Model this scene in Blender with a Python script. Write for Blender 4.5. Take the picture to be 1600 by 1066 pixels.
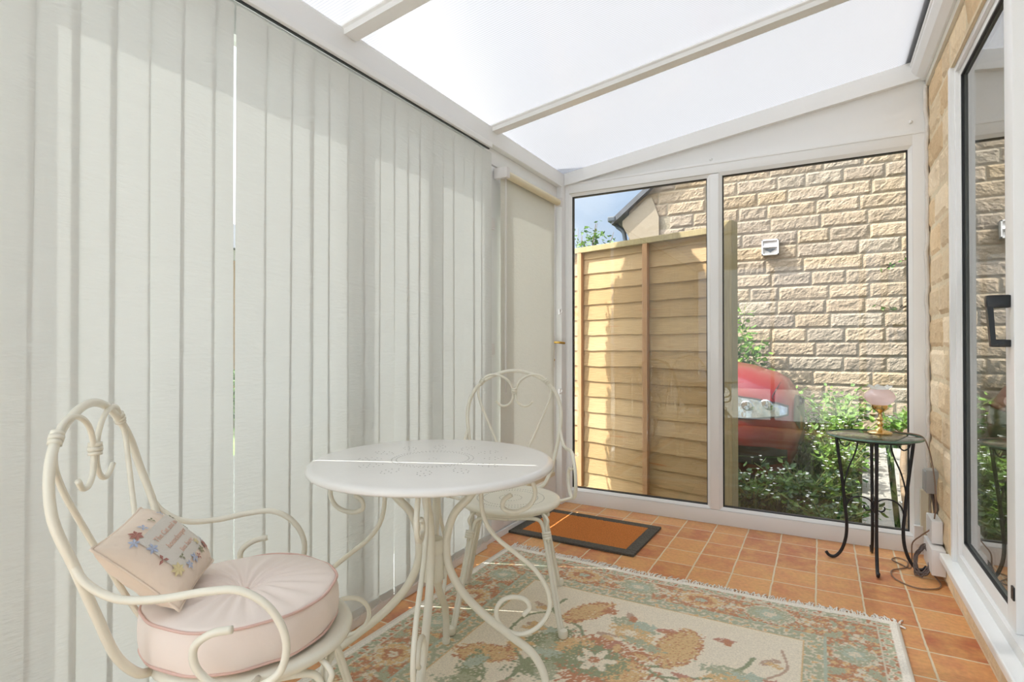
import bpy, bmesh, math, random
from math import sin, cos, pi, radians, sqrt, atan2, hypot
from mathutils import Vector, Matrix, noise

random.seed(7)
scene = bpy.context.scene
for o in list(bpy.data.objects):
    bpy.data.objects.remove(o, do_unlink=True)
COL = scene.collection


def lin(c):
    return tuple(((v / 255) / 12.92 if v / 255 <= .04045 else ((v / 255 + .055) / 1.055) ** 2.4) for v in c[:3])


# ------------------------------------------------------------------ camera
EYE = Vector((0, 0, 1.05))
yaw, pit = radians(28.95), math.atan(7 / 872)
fw = Vector((-sin(yaw) * cos(pit), cos(yaw) * cos(pit), sin(pit)))
rt = Vector((cos(yaw), sin(yaw), 0))
up = rt.cross(fw)
cd = bpy.data.cameras.new('camera')
cd.sensor_width = 36
cd.lens = 872 / 1600 * 36
cd.clip_start = .02
cd.clip_end = 300
cam = bpy.data.objects.new('camera', cd)
COL.objects.link(cam)
cam.matrix_world = Matrix(((rt.x, up.x, -fw.x, EYE.x), (rt.y, up.y, -fw.y, EYE.y), (rt.z, up.z, -fw.z, EYE.z), (0, 0, 0, 1)))
scene.camera = cam

# ------------------------------------------------------------------ light
SUN = Vector((.593, .247, -.766)).normalized()      # direction the light travels
sd = bpy.data.lights.new('sun', 'SUN')
sd.energy = 5.6
sd.angle = radians(.3)
sd.color = (1, .97, .93)
so = bpy.data.objects.new('sun', sd)
COL.objects.link(so)
so.rotation_euler = SUN.to_track_quat('-Z', 'Y').to_euler()
so.location = (-6, -3, 9)

SKY_GLOW = 4.8
w = bpy.data.worlds.new('sky')
scene.world = w
w.use_nodes = True
nt = w.node_tree
nt.nodes.clear()
wo = nt.nodes.new('ShaderNodeOutputWorld')
bg = nt.nodes.new('ShaderNodeBackground')
tc = nt.nodes.new('ShaderNodeTexCoord')
sx = nt.nodes.new('ShaderNodeSeparateXYZ')
cr = nt.nodes.new('ShaderNodeValToRGB')
cr.color_ramp.elements[0].position = 0
cr.color_ramp.elements[0].color = (.37, .44, .54, 1)
cr.color_ramp.elements[1].position = .75
cr.color_ramp.elements[1].color = (.18, .27, .45, 1)
e = cr.color_ramp.elements.new(.22)
e.color = (.22, .31, .46, 1)
cl = nt.nodes.new('ShaderNodeTexNoise')
cl.inputs['Scale'].default_value = 2.2
cl.inputs['Detail'].default_value = 6
mr = nt.nodes.new('ShaderNodeMapRange')
mr.inputs[1].default_value = .48
mr.inputs[2].default_value = .75
mx = nt.nodes.new('ShaderNodeMixRGB')
mx.inputs[2].default_value = (.56, .57, .60, 1)
L = nt.links.new
L(tc.outputs['Generated'], sx.inputs[0])
L(sx.outputs['Z'], cr.inputs[0])
L(tc.outputs['Generated'], cl.inputs['Vector'])
L(cl.outputs['Fac'], mr.inputs[0])
L(mr.outputs[0], mx.inputs[0])
L(cr.outputs[0], mx.inputs[1])
# hazy brightness round the sun
dp = nt.nodes.new('ShaderNodeVectorMath')
dp.operation = 'DOT_PRODUCT'
dp.inputs[1].default_value = (-SUN.x, -SUN.y, -SUN.z)
nm = nt.nodes.new('ShaderNodeVectorMath')
nm.operation = 'NORMALIZE'
L(tc.outputs['Generated'], nm.inputs[0])
L(nm.outputs[0], dp.inputs[0])
g0 = nt.nodes.new('ShaderNodeMath')
g0.operation = 'MAXIMUM'
g0.inputs[1].default_value = 0
L(dp.outputs['Value'], g0.inputs[0])
g1 = nt.nodes.new('ShaderNodeMath')
g1.operation = 'POWER'
g1.inputs[1].default_value = 2.6
L(g0.outputs[0], g1.inputs[0])
g2 = nt.nodes.new('ShaderNodeVectorMath')
g2.operation = 'SCALE'
g2.inputs[0].default_value = (SKY_GLOW * .955, SKY_GLOW * .985, SKY_GLOW * 1.02)
L(g1.outputs[0], g2.inputs['Scale'])
ad = nt.nodes.new('ShaderNodeVectorMath')
ad.operation = 'ADD'
L(mx.outputs[0], ad.inputs[0])
L(g2.outputs[0], ad.inputs[1])
L(ad.outputs[0], bg.inputs['Color'])
L(bg.outputs[0], wo.inputs[0])
bg.inputs['Strength'].default_value = 1.0

scene.view_settings.view_transform = 'Standard'
scene.view_settings.look = 'None'
scene.view_settings.gamma = 1
scene.view_settings.use_curve_mapping = False
scene.view_settings.exposure = 1.0


# ------------------------------------------------------------------ materials
def mat(name, col, rough=.5, metal=0.0, var=0.0, vscale=6.0, bump=0.0, bscale=60.0, attr=None, spec=.5, stretch=None,
        trans=0.0, coat=0.0, col2=None, c2scale=5.0, c2lo=.45, c2hi=.62, sheen=0.0):
    m = bpy.data.materials.new(name)
    m.use_nodes = True
    t = m.node_tree
    p = t.nodes['Principled BSDF']
    out = t.nodes['Material Output']
    l = t.links.new
    p.inputs['Roughness'].default_value = rough
    p.inputs['Metallic'].default_value = metal
    p.inputs['Specular IOR Level'].default_value = spec
    if coat:
        p.inputs['Coat Weight'].default_value = coat
        p.inputs['Coat Roughness'].default_value = .04
    if sheen:
        p.inputs['Sheen Weight'].default_value = sheen
    co = t.nodes.new('ShaderNodeTexCoord')
    vec = co.outputs['Object']
    if stretch:
        mp = t.nodes.new('ShaderNodeMapping')
        mp.inputs['Scale'].default_value = stretch
        l(vec, mp.inputs[0])
        vec = mp.outputs[0]
    if attr:
        a = t.nodes.new('ShaderNodeAttribute')
        a.attribute_name = attr
        src = a.outputs['Color']
    else:
        a = t.nodes.new('ShaderNodeRGB')
        a.outputs[0].default_value = (*lin(col), 1)
        src = a.outputs[0]
    if col2:
        n2 = t.nodes.new('ShaderNodeTexNoise')
        n2.inputs['Scale'].default_value = c2scale
        n2.inputs['Detail'].default_value = 5
        l(vec, n2.inputs['Vector'])
        m2 = t.nodes.new('ShaderNodeMapRange')
        m2.inputs[1].default_value = c2lo
        m2.inputs[2].default_value = c2hi
        l(n2.outputs['Fac'], m2.inputs[0])
        mm = t.nodes.new('ShaderNodeMixRGB')
        mm.inputs[2].default_value = (*lin(col2), 1)
        l(m2.outputs[0], mm.inputs[0])
        l(src, mm.inputs[1])
        src = mm.outputs[0]
    if var:
        n = t.nodes.new('ShaderNodeTexNoise')
        n.inputs['Scale'].default_value = vscale
        n.inputs['Detail'].default_value = 6
        l(vec, n.inputs['Vector'])
        r = t.nodes.new('ShaderNodeMapRange')
        r.inputs[1].default_value = .3
        r.inputs[2].default_value = .7
        r.inputs[3].default_value = 1 - var
        r.inputs[4].default_value = 1 + var
        l(n.outputs['Fac'], r.inputs[0])
        mu = t.nodes.new('ShaderNodeVectorMath')
        mu.operation = 'SCALE'
        l(src, mu.inputs[0])
        l(r.outputs[0], mu.inputs['Scale'])
        src = mu.outputs[0]
    l(src, p.inputs['Base Color'])
    if bump:
        nb = t.nodes.new('ShaderNodeTexNoise')
        nb.inputs['Scale'].default_value = bscale
        nb.inputs['Detail'].default_value = 4
        l(vec, nb.inputs['Vector'])
        b = t.nodes.new('ShaderNodeBump')
        b.inputs['Strength'].default_value = bump
        b.inputs['Distance'].default_value = .01
        l(nb.outputs['Fac'], b.inputs['Height'])
        l(b.outputs[0], p.inputs['Normal'])
    if trans:
        tr = t.nodes.new('ShaderNodeBsdfTranslucent')
        l(src, tr.inputs['Color'])
        ms = t.nodes.new('ShaderNodeMixShader')
        ms.inputs[0].default_value = trans
        l(p.outputs[0], ms.inputs[1])
        l(tr.outputs[0], ms.inputs[2])
        l(ms.outputs[0], out.inputs[0])
    return m


def glass_mat(name, tint, f0=.075, rough=0.0):
    """clear sheet: see-through, with a mirror share that grows towards grazing"""
    m = bpy.data.materials.new(name)
    m.use_nodes = True
    t = m.node_tree
    l = t.links.new
    t.nodes.remove(t.nodes['Principled BSDF'])
    out = t.nodes['Material Output']
    tr = t.nodes.new('ShaderNodeBsdfTransparent')
    tr.inputs[0].default_value = (*tint, 1)
    gl = t.nodes.new('ShaderNodeBsdfGlossy')
    gl.inputs['Roughness'].default_value = rough
    lw = t.nodes.new('ShaderNodeLayerWeight')
    lw.inputs['Blend'].default_value = .5
    po = t.nodes.new('ShaderNodeMath')
    po.operation = 'POWER'
    po.inputs[1].default_value = 4.2
    l(lw.outputs['Facing'], po.inputs[0])
    ma = t.nodes.new('ShaderNodeMath')
    ma.operation = 'MULTIPLY_ADD'
    ma.inputs[1].default_value = 1 - f0
    ma.inputs[2].default_value = f0
    l(po.outputs[0], ma.inputs[0])
    ms = t.nodes.new('ShaderNodeMixShader')
    l(ma.outputs[0], ms.inputs[0])
    l(tr.outputs[0], ms.inputs[1])
    l(gl.outputs[0], ms.inputs[2])
    l(ms.outputs[0], out.inputs[0])
    return m


def tile_mat():
    m = bpy.data.materials.new('terracotta_tiles')
    m.use_nodes = True
    t = m.node_tree
    l = t.links.new
    p = t.nodes['Principled BSDF']
    N = t.nodes.new
    geo = N('ShaderNodeNewGeometry')
    sp = N('ShaderNodeSeparateXYZ')
    l(geo.outputs['Position'], sp.inputs[0])

    def ma(op, a, b=None, c=None):
        n = N('ShaderNodeMath')
        n.operation = op
        for i, v in enumerate((a, b, c)):
            if v is None:
                continue
            if isinstance(v, (int, float)):
                n.inputs[i].default_value = v
            else:
                l(v, n.inputs[i])
        return n.outputs[0]
    wob = N('ShaderNodeTexNoise')
    wob.inputs['Scale'].default_value = 14
    l(geo.outputs['Position'], wob.inputs['Vector'])
    wv = ma('MULTIPLY', ma('SUBTRACT', wob.outputs['Fac'], .5), .008)
    tx = ma('DIVIDE', ma('ADD', ma('ADD', sp.outputs['X'], .022), wv), .1705)
    ty = ma('DIVIDE', ma('ADD', ma('SUBTRACT', sp.outputs['Y'], 3.307), wv), .1870)
    fx, fy = ma('FRACT', ma('ADD', tx, 40)), ma('FRACT', ma('ADD', ty, 60))
    dx = ma('MULTIPLY', ma('MINIMUM', fx, ma('SUBTRACT', 1, fx)), .1705)
    dy = ma('MULTIPLY', ma('MINIMUM', fy, ma('SUBTRACT', 1, fy)), .1870)
    d = ma('MINIMUM', dx, dy)
    mask = N('ShaderNodeMapRange')
    mask.inputs[1].default_value = .0028
    mask.inputs[2].default_value = .0045
    l(d, mask.inputs[0])
    cb = N('ShaderNodeCombineXYZ')
    l(ma('FLOOR', ma('ADD', tx, 40)), cb.inputs[0])
    l(ma('FLOOR', ma('ADD', ty, 60)), cb.inputs[1])
    wn = N('ShaderNodeTexWhiteNoise')
    wn.noise_dimensions = '3D'
    l(cb.outputs[0], wn.inputs['Vector'])
    rp = N('ShaderNodeValToRGB')
    el = rp.color_ramp.elements
    el[0].position = 0
    el[0].color = (*lin((184, 106, 72)), 1)
    el[1].position = 1
    el[1].color = (*lin((224, 164, 110)), 1)
    e1 = el.new(.45)
    e1.color = (*lin((208, 138, 94)), 1)
    l(wn.outputs['Value'], rp.inputs[0])
    bl = N('ShaderNodeTexNoise')
    bl.inputs['Scale'].default_value = 11
    bl.inputs['Detail'].default_value = 6
    l(geo.outputs['Position'], bl.inputs['Vector'])
    bm_ = N('ShaderNodeMapRange')
    bm_.inputs[1].default_value = .35
    bm_.inputs[2].default_value = .68
    l(bl.outputs['Fac'], bm_.inputs[0])
    mc = N('ShaderNodeMixRGB')
    mc.inputs[2].default_value = (*lin((226, 178, 110)), 1)
    l(ma('MULTIPLY', bm_.outputs[0], .55), mc.inputs[0])
    l(rp.outputs[0], mc.inputs[1])
    fi = N('ShaderNodeTexNoise')
    fi.inputs['Scale'].default_value = 60
    fi.inputs['Detail'].default_value = 3
    l(geo.outputs['Position'], fi.inputs['Vector'])
    vs = N('ShaderNodeVectorMath')
    vs.operation = 'SCALE'
    l(mc.outputs[0], vs.inputs[0])
    l(ma('ADD', ma('MULTIPLY', fi.outputs['Fac'], .5), .74), vs.inputs['Scale'])
    mg = N('ShaderNodeMixRGB')
    mg.inputs[1].default_value = (*lin((222, 204, 172)), 1)
    l(mask.outputs[0], mg.inputs[0])
    l(vs.outputs[0], mg.inputs[2])
    l(mg.outputs[0], p.inputs['Base Color'])
    p.inputs['Roughness'].default_value = .42
    b = N('ShaderNodeBump')
    b.inputs['Strength'].default_value = .5
    b.inputs['Distance'].default_value = .003
    l(mask.outputs[0], b.inputs['Height'])
    l(b.outputs[0], p.inputs['Normal'])
    return m


def poly_mat():
    """milky lower skin of the fluted sheet"""
    m = bpy.data.materials.new('milky_lower_skin')
    m.use_nodes = True
    t = m.node_tree
    l = t.links.new
    N = t.nodes.new
    t.nodes.remove(t.nodes['Principled BSDF'])
    out = t.nodes['Material Output']
    geo = N('ShaderNodeNewGeometry')
    sp = N('ShaderNodeSeparateXYZ')
    l(geo.outputs['Position'], sp.inputs[0])
    k = N('ShaderNodeMath')
    k.operation = 'MULTIPLY'
    k.inputs[1].default_value = 2 * pi / FLUTE
    l(sp.outputs['Y'], k.inputs[0])
    s = N('ShaderNodeMath')
    s.operation = 'SINE'
    l(k.outputs[0], s.inputs[0])
    rib = N('ShaderNodeMapRange')
    rib.inputs[1].default_value = .2
    rib.inputs[2].default_value = 1
    rib.inputs[3].default_value = 1.10
    rib.inputs[4].default_value = .62
    l(s.outputs[0], rib.inputs[0])
    tr = N('ShaderNodeBsdfTranslucent')
    vm = N('ShaderNodeVectorMath')
    vm.operation = 'SCALE'
    vm.inputs[0].default_value = (POLY_T * .985, POLY_T, POLY_T * 1.04)
    l(rib.outputs[0], vm.inputs['Scale'])
    l(vm.outputs[0], tr.inputs['Color'])
    tp = N('ShaderNodeBsdfTransparent')
    df = N('ShaderNodeBsdfDiffuse')
    df.inputs[0].default_value = (.8, .8, .8, 1)
    g = N('ShaderNodeBsdfGlossy')
    g.inputs['Roughness'].default_value = .15
    m1 = N('ShaderNodeMixShader')
    m1.inputs[0].default_value = POLY_CLEAR
    m2 = N('ShaderNodeMixShader')
    m2.inputs[0].default_value = .18
    m3 = N('ShaderNodeMixShader')
    m3.inputs[0].default_value = .04
    l(tr.outputs[0], m1.inputs[1])
    l(tp.outputs[0], m1.inputs[2])
    l(m1.outputs[0], m2.inputs[1])
    l(df.outputs[0], m2.inputs[2])
    l(m2.outputs[0], m3.inputs[1])
    l(g.outputs[0], m3.inputs[2])
    l(m3.outputs[0], out.inputs[0])
    return m


def web_mat():
    """upright ribs inside the sheet: they throw the sunlight into a streak"""
    m = bpy.data.materials.new('sheet_ribs')
    m.use_nodes = True
    t = m.node_tree
    l = t.links.new
    N = t.nodes.new
    t.nodes.remove(t.nodes['Principled BSDF'])
    out = t.nodes['Material Output']
    g = N('ShaderNodeBsdfAnisotropic')
    g.inputs['Color'].default_value = (.95, .95, .95, 1)
    g.inputs['Roughness'].default_value = .55
    g.inputs['Anisotropy'].default_value = .80
    tg = N('ShaderNodeCombineXYZ')
    tg.inputs[0].default_value = .989
    tg.inputs[2].default_value = .146
    l(tg.outputs[0], g.inputs['Tangent'])
    tp = N('ShaderNodeBsdfTransparent')
    ms = N('ShaderNodeMixShader')
    ms.inputs[0].default_value = .55
    l(tp.outputs[0], ms.inputs[1])
    l(g.outputs[0], ms.inputs[2])
    l(ms.outputs[0], out.inputs[0])
    return m


FLUTE, POLY_T, POLY_CLEAR = .0115, .200, .08
M = {}
M['upvc'] = mat('white_upvc', (238, 238, 237), .32, var=.012, vscale=3)
M['upvc_warm'] = mat('cream_trim', (214, 206, 186), .4)
M['sill'] = mat('sill_gloss_paint', (240, 241, 240), .3, var=.02, bump=.05, bscale=20)
M['gasket'] = mat('black_gasket', (34, 36, 38), .5)
M['tile'] = tile_mat()
M['poly'] = poly_mat()
M['web'] = web_mat()
M['polytop'] = glass_mat('clear_outer_skin', (.97, .97, .97), .04)
M['glass'] = glass_mat('window_glass', (.955, .97, .955), .045)
M['doorglass'] = glass_mat('patio_glass', (.92, .95, .93), .32)
M['tableglass'] = glass_mat('table_glass', (.80, .87, .83), .08)
M['glassedge'] = mat('glass_edge', (96, 128, 112), .15)
M['slat'] = mat('blind_fabric', (220, 222, 218), .85, var=.008, vscale=9, bump=.2, bscale=26, stretch=(1, 1, 4.5), trans=.085, spec=.1)
M['roller'] = mat('roller_fabric', (222, 221, 211), .85, var=.008, vscale=9, bump=.25, bscale=22, stretch=(1, 2, 5), trans=.08, spec=.1)
M['tube_cream'] = mat('roller_tube_cream', (226, 216, 188), .6)
M['stone'] = mat('split_face_stone', (190, 165, 130), .95, attr='tone', var=.10, vscale=34, bump=.9, bscale=70, spec=.1)
M['stone_in'] = mat('split_face_stone_inside', (190, 165, 130), .95, attr='tone', var=.06, vscale=40, bump=.5, bscale=90, spec=.1)
M['smoothstone'] = mat('smooth_stone', (150, 135, 115), .9, var=.05, vscale=30, bump=.15)
M['mortar_in'] = mat('pale_mortar', (222, 204, 172), .95, var=.05, vscale=40, bump=.5)
M['mortar'] = mat('mortar', (146, 134, 114), .95, var=.06, vscale=40, bump=.5)
M['plaster'] = mat('painted_plaster', (226, 222, 208), .7, bump=.3, bscale=40)
M['sealant'] = mat('sealant', (222, 216, 208), .6, bump=.6, bscale=50)
M['cream_metal'] = mat('cream_enamel', (236, 231, 214), .30, var=.02, vscale=20, coat=.3)
M['white_metal'] = mat('white_enamel', (238, 235, 230), .28, var=.015, vscale=12, coat=.3)
M['dot'] = mat('pierced_hole', (122, 118, 108), .8)
M['black_metal'] = mat('black_iron', (24, 23, 28), .45, bump=.1)
M['brass'] = mat('polished_brass', (230, 200, 140), .18, metal=1)
M['brass_dull'] = mat('brass_handle', (196, 160, 84), .3, metal=.9)
M['pinkglass'] = mat('pink_glass', (255, 240, 240), .15, trans=.6, coat=.6, var=.04, vscale=18)
M['clearfrill'] = mat('frosted_frill', (232, 236, 234), .1, trans=.55, coat=.6)
M['cushion'] = mat('cushion_cotton', (242, 228, 218), .9, var=.015, vscale=7, bump=.12, bscale=25, sheen=.2, spec=.1)
M['piping'] = mat('pink_piping', (224, 188, 176), .85)
M['pillow'] = mat('pillow_cotton', (234, 216, 198), .9, var=.02, vscale=12, bump=.15, bscale=40, sheen=.2, spec=.1)
M['panel'] = mat('embroidery_linen', (222, 216, 206), .9, bump=.2, bscale=300, spec=.1)
M['thread_pink'] = mat('pink_thread', (228, 190, 170), .9)
M['thread_blue'] = mat('blue_thread', (182, 192, 214), .9)
M['thread_red'] = mat('russet_thread', (178, 124, 112), .9)
M['thread_cream'] = mat('yellow_thread', (224, 208, 160), .9)
M['thread_green'] = mat('green_thread', (150, 150, 116), .9)
M['coir'] = mat('coir_bristle', (216, 136, 76), .95, var=.22, vscale=160, bump=1, bscale=220, spec=.05)
M['rubber'] = mat('rubber_border', (92, 88, 80), .9, var=.25, vscale=120, bump=1, bscale=160)
M['rug'] = mat('rug_pile', (200, 190, 170), .98, attr='weave', var=.12, vscale=190, bump=.35, bscale=260, spec=.03)
M['fringe'] = mat('rug_fringe', (240, 235, 226), .95)
M['rugedge'] = mat('rug_binding', (236, 228, 214), .95, bump=.4, bscale=200)
M['cable_brown'] = mat('brown_cable', (132, 104, 84), .45)
M['cable_black'] = mat('dark_cable', (86, 68, 60), .45)
M['greybox'] = mat('grey_plastic', (164, 160, 156), .5)
M['whitebox'] = mat('white_plastic', (226, 222, 220), .4)
M['black_plastic'] = mat('black_plastic', (30, 32, 34), .35)
M['pine'] = mat('pine_board', (216, 172, 104), .8, var=.11, vscale=7, stretch=(1.2, 1.2, 26), bump=.3, bscale=10, attr='tone', col2=(176, 100, 48), c2scale=2.2, c2lo=.63, c2hi=.80, spec=.15)
M['batten'] = mat('pine_batten', (190, 146, 108), .8, var=.12, vscale=10, stretch=(20, 20, 1), spec=.15)
M['pinepost'] = mat('treated_post', (172, 154, 116), .8, var=.12, vscale=8, stretch=(20, 20, 1), bump=.2, spec=.15)
M['carred'] = mat('red_car_paint', (116, 6, 12), .35, coat=.55, var=.02)
M['carblack'] = mat('black_car_trim', (26, 26, 28), .4)
M['headlight'] = mat('headlight_reflector', (196, 204, 208), .12, metal=.85, var=.35, vscale=16, bump=.9, bscale=18)
M['headglass'] = glass_mat('headlight_cover', (.93, .95, .96), .10)
M['chrome'] = mat('chrome_trim', (200, 204, 206), .15, metal=1)
M['tyre'] = mat('tyre_rubber', (30, 30, 30), .9)
M['carglass'] = mat('dark_car_glass', (22, 28, 30), .05, coat=.5)
M['slate'] = mat('slate_roof', (86, 86, 90), .8, var=.15, vscale=12)
M['gutter'] = mat('grey_gutter', (70, 76, 82), .5)
M['soil'] = mat('garden_soil', (92, 88, 62), .95, var=.4, vscale=9, bump=1, bscale=30, col2=(96, 120, 58), c2scale=2)
M['leafdark'] = mat('leaf_dark', (58, 86, 46), .6, attr=None, var=.3, vscale=9, trans=.3)  # darkened to put shade into the colour of the low weeds
M['leaflight'] = mat('leaf_light', (124, 158, 66), .6, var=.25, vscale=9, trans=.4)
M['leafmid'] = mat('leaf_mid', (94, 124, 56), .6, var=.35, vscale=6, trans=.35)
M['petal'] = mat('white_petal', (240, 240, 236), .7)
M['stem'] = mat('green_stem', (126, 130, 72), .8)
M['bark'] = mat('bark', (112, 92, 70), .95, var=.2, bump=.8)
M['oldplank'] = mat('weathered_plank', (142, 137, 128), .9, var=.16, vscale=8, stretch=(16, 1, 16), bump=.4)
M['palepaving'] = mat('pale_paving', (198, 194, 186), .9, var=.06, bump=.2)
M['paving'] = mat('paving', (66, 66, 60), .9, var=.1, bump=.2)
M['brickred'] = mat('red_brick', (196, 156, 118), .9, var=.12, vscale=12)
M['render'] = mat('pale_render', (214, 210, 200), .9)
M['roomwall'] = mat('room_wall', (196, 196, 186), .9)
M['lead'] = mat('lead_flashing', (120, 122, 126), .7)


# ------------------------------------------------------------------ mesh helpers
def obj(name, bm, m, parent=None, smooth=False, kind=None):
    me = bpy.data.meshes.new(name)
    bmesh.ops.recalc_face_normals(bm, faces=bm.faces)
    bm.to_mesh(me)
    bm.free()
    for x in (m if isinstance(m, (list, tuple)) else [m]):
        me.materials.append(x)
    if smooth:
        me.polygons.foreach_set('use_smooth', [True] * len(me.polygons))
        if smooth == 'auto':
            try:
                me.set_sharp_from_angle(angle=radians(40))
            except Exception:
                pass
    o = bpy.data.objects.new(name, me)
    COL.objects.link(o)
    if parent:
        o.parent = parent
    if kind:
        o['kind'] = kind
    return o


def tag(o, label, cat, group=None, kind=None):
    o['label'] = label
    o['category'] = cat
    if group:
        o['group'] = group
    if kind:
        o['kind'] = kind
    return o


def thing(name, label, cat, loc=(0, 0, 0), rz=0, group=None):
    o = bpy.data.objects.new(name, None)
    o.empty_display_size = .1
    COL.objects.link(o)
    o.location = loc
    o.rotation_euler = (0, 0, rz)
    return tag(o, label, cat, group)


def struct(name, bm, m, label=None, parent=None, smooth=False):
    o = obj(name, bm, m, parent, smooth)
    if parent is None:
        o['kind'] = 'structure'
    if label:
        o['label'] = label
    return o


def B():
    return bmesh.new()


def box(bm, x0, x1, y0, y1, z0, z1, bev=0.0, mi=0):
    vs = [bm.verts.new((x, y, z)) for x in (x0, x1) for y in (y0, y1) for z in (z0, z1)]
    fs = []
    for q in ((0, 1, 3, 2), (4, 6, 7, 5), (0, 4, 5, 1), (2, 3, 7, 6), (0, 2, 6, 4), (1, 5, 7, 3)):
        f = bm.faces.new([vs[i] for i in q])
        f.material_index = mi
        fs.append(f)
    if bev:
        es = list({e for f in fs for e in f.edges})
        bmesh.ops.bevel(bm, geom=es, offset=bev, segments=2, affect='EDGES', profile=.6)
    return bm


def prism(bm, pts, axis, a0, a1, mi=0):
    """polygon in the two other axes, extruded along axis ('x','y','z') from a0 to a1"""
    def mk(p, a):
        return {'x': (a, p[0], p[1]), 'y': (p[0], a, p[1]), 'z': (p[0], p[1], a)}[axis]
    v0 = [bm.verts.new(mk(p, a0)) for p in pts]
    v1 = [bm.verts.new(mk(p, a1)) for p in pts]
    n = len(pts)
    fs = [bm.faces.new(v0), bm.faces.new(list(reversed(v1)))]
    for i in range(n):
        fs.append(bm.faces.new((v0[i], v1[i], v1[(i + 1) % n], v0[(i + 1) % n])))
    for f in fs:
        f.material_index = mi
    return bm


def spline(pts, sub=6, closed=False):
    P = [Vector(p) for p in pts]
    n = len(P)
    if n < 3:
        return P
    out = []
    rng = n if closed else n - 1
    for i in range(rng):
        if closed:
            p0, p1, p2, p3 = P[(i - 1) % n], P[i], P[(i + 1) % n], P[(i + 2) % n]
        else:
            p1, p2 = P[i], P[i + 1]
            p0 = P[i - 1] if i else p1 * 2 - p2
            p3 = P[i + 2] if i + 2 < n else p2 * 2 - p1
        t0 = 0
        t1 = t0 + max((p1 - p0).length, 1e-6) ** .5
        t2 = t1 + max((p2 - p1).length, 1e-6) ** .5
        t3 = t2 + max((p3 - p2).length, 1e-6) ** .5
        for k in range(sub):
            t = t1 + (t2 - t1) * k / sub
            A1 = p0 * ((t1 - t) / (t1 - t0)) + p1 * ((t - t0) / (t1 - t0))
            A2 = p1 * ((t2 - t) / (t2 - t1)) + p2 * ((t - t1) / (t2 - t1))
            A3 = p2 * ((t3 - t) / (t3 - t2)) + p3 * ((t - t2) / (t3 - t2))
            B1 = A1 * ((t2 - t) / (t2 - t0)) + A2 * ((t - t0) / (t2 - t0))
            B2 = A2 * ((t3 - t) / (t3 - t1)) + A3 * ((t - t1) / (t3 - t1))
            out.append(B1 * ((t2 - t) / (t2 - t1)) + B2 * ((t - t1) / (t2 - t1)))
    if not closed:
        out.append(P[-1])
    return out


def tube(bm, pts, r, seg=10, closed=False, sub=6, mi=0, smooth_path=True):
    P = spline(pts, sub, closed) if smooth_path and sub > 1 else [Vector(p) for p in pts]
    n = len(P)
    rr = r if callable(r) else (lambda t: r)
    T = []
    for i in range(n):
        a = P[(i - 1) % n] if (closed or i) else P[i]
        b = P[(i + 1) % n] if (closed or i < n - 1) else P[i]
        d = (b - a)
        T.append(d.normalized() if d.length > 1e-9 else Vector((0, 0, 1)))
    nrm = T[0].orthogonal().normalized()
    rings = []
    for i in range(n):
        if i:
            ax = T[i - 1].cross(T[i])
            if ax.length > 1e-7:
                nrm = Matrix.Rotation(T[i - 1].angle(T[i]), 3, ax.normalized()) @ nrm
        nrm = (nrm - T[i] * nrm.dot(T[i])).normalized()
        bn = T[i].cross(nrm)
        ra = rr(i / (n - 1) if n > 1 else 0)
        rings.append([bm.verts.new(P[i] + (nrm * cos(2 * pi * k / seg) + bn * sin(2 * pi * k / seg)) * ra) for k in range(seg)])
    m_ = n if closed else n - 1
    for i in range(m_):
        A, Bq = rings[i], rings[(i + 1) % n]
        sh = 0
        if closed and i == n - 1:
            sh = min(range(seg), key=lambda s: sum((A[k].co - Bq[(k + s) % seg].co).length for k in range(seg)))
        for k in range(seg):
            f = bm.faces.new((A[k], A[(k + 1) % seg], Bq[(k + 1 + sh) % seg], Bq[(k + sh) % seg]))
            f.material_index = mi
    if not closed:
        for R_ in (rings[0], rings[-1]):
            f = bm.faces.new(R_)
            f.material_index = mi
    return bm


def lathe(bm, prof, seg=32, c=(0, 0, 0), mi=0):
    """profile of (r, z)"""
    rings = []
    for r, z in prof:
        if r < 1e-6:
            rings.append([bm.verts.new((c[0], c[1], c[2] + z))])
        else:
            rings.append([bm.verts.new((c[0] + r * cos(2 * pi * k / seg), c[1] + r * sin(2 * pi * k / seg), c[2] + z)) for k in range(seg)])
    for A, Bq in zip(rings, rings[1:]):
        for k in range(seg):
            k2 = (k + 1) % seg
            vs = []
            vs += [A[0]] if len(A) == 1 else [A[k], A[k2]]
            vs += [Bq[0]] if len(Bq) == 1 else [Bq[k2], Bq[k]]
            if len(vs) > 2:
                f = bm.faces.new(vs)
                f.material_index = mi
    return bm


def grid(bm, nu, nv, fn, mi=0, closed_u=False):
    vs = [[bm.verts.new(fn(i / (nu if closed_u else nu - 1), j / (nv - 1))) for j in range(nv)] for i in range(nu)]
    for i in range(nu if closed_u else nu - 1):
        for j in range(nv - 1):
            f = bm.faces.new((vs[i][j], vs[(i + 1) % nu][j], vs[(i + 1) % nu][j + 1], vs[i][j + 1]))
            f.material_index = mi
    return vs


def copy_tree(o, parent=None):
    c = o.copy()
    COL.objects.link(c)
    if parent:
        c.parent = parent
    for ch in [x for x in bpy.data.objects if x.parent == o]:
        copy_tree(ch, c)
    return c


# ------------------------------------------------------------------ dimensions
WX0, WX1 = -1.56, .48       # glazed side, house wall
YF, YB = 3.454, -.95        # inner face of the two gables
RS = .1477                  # roof slope


def roofz(x):
    return 2.198 + RS * (x + 1.539)


# ------------------------------------------------------------------ floor and ground
bm = box(B(), -1.70, .62, -1.02, 3.52, -.06, 0)
struct('floor', bm, M['tile'])
bm = B()
NG = 60


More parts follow.
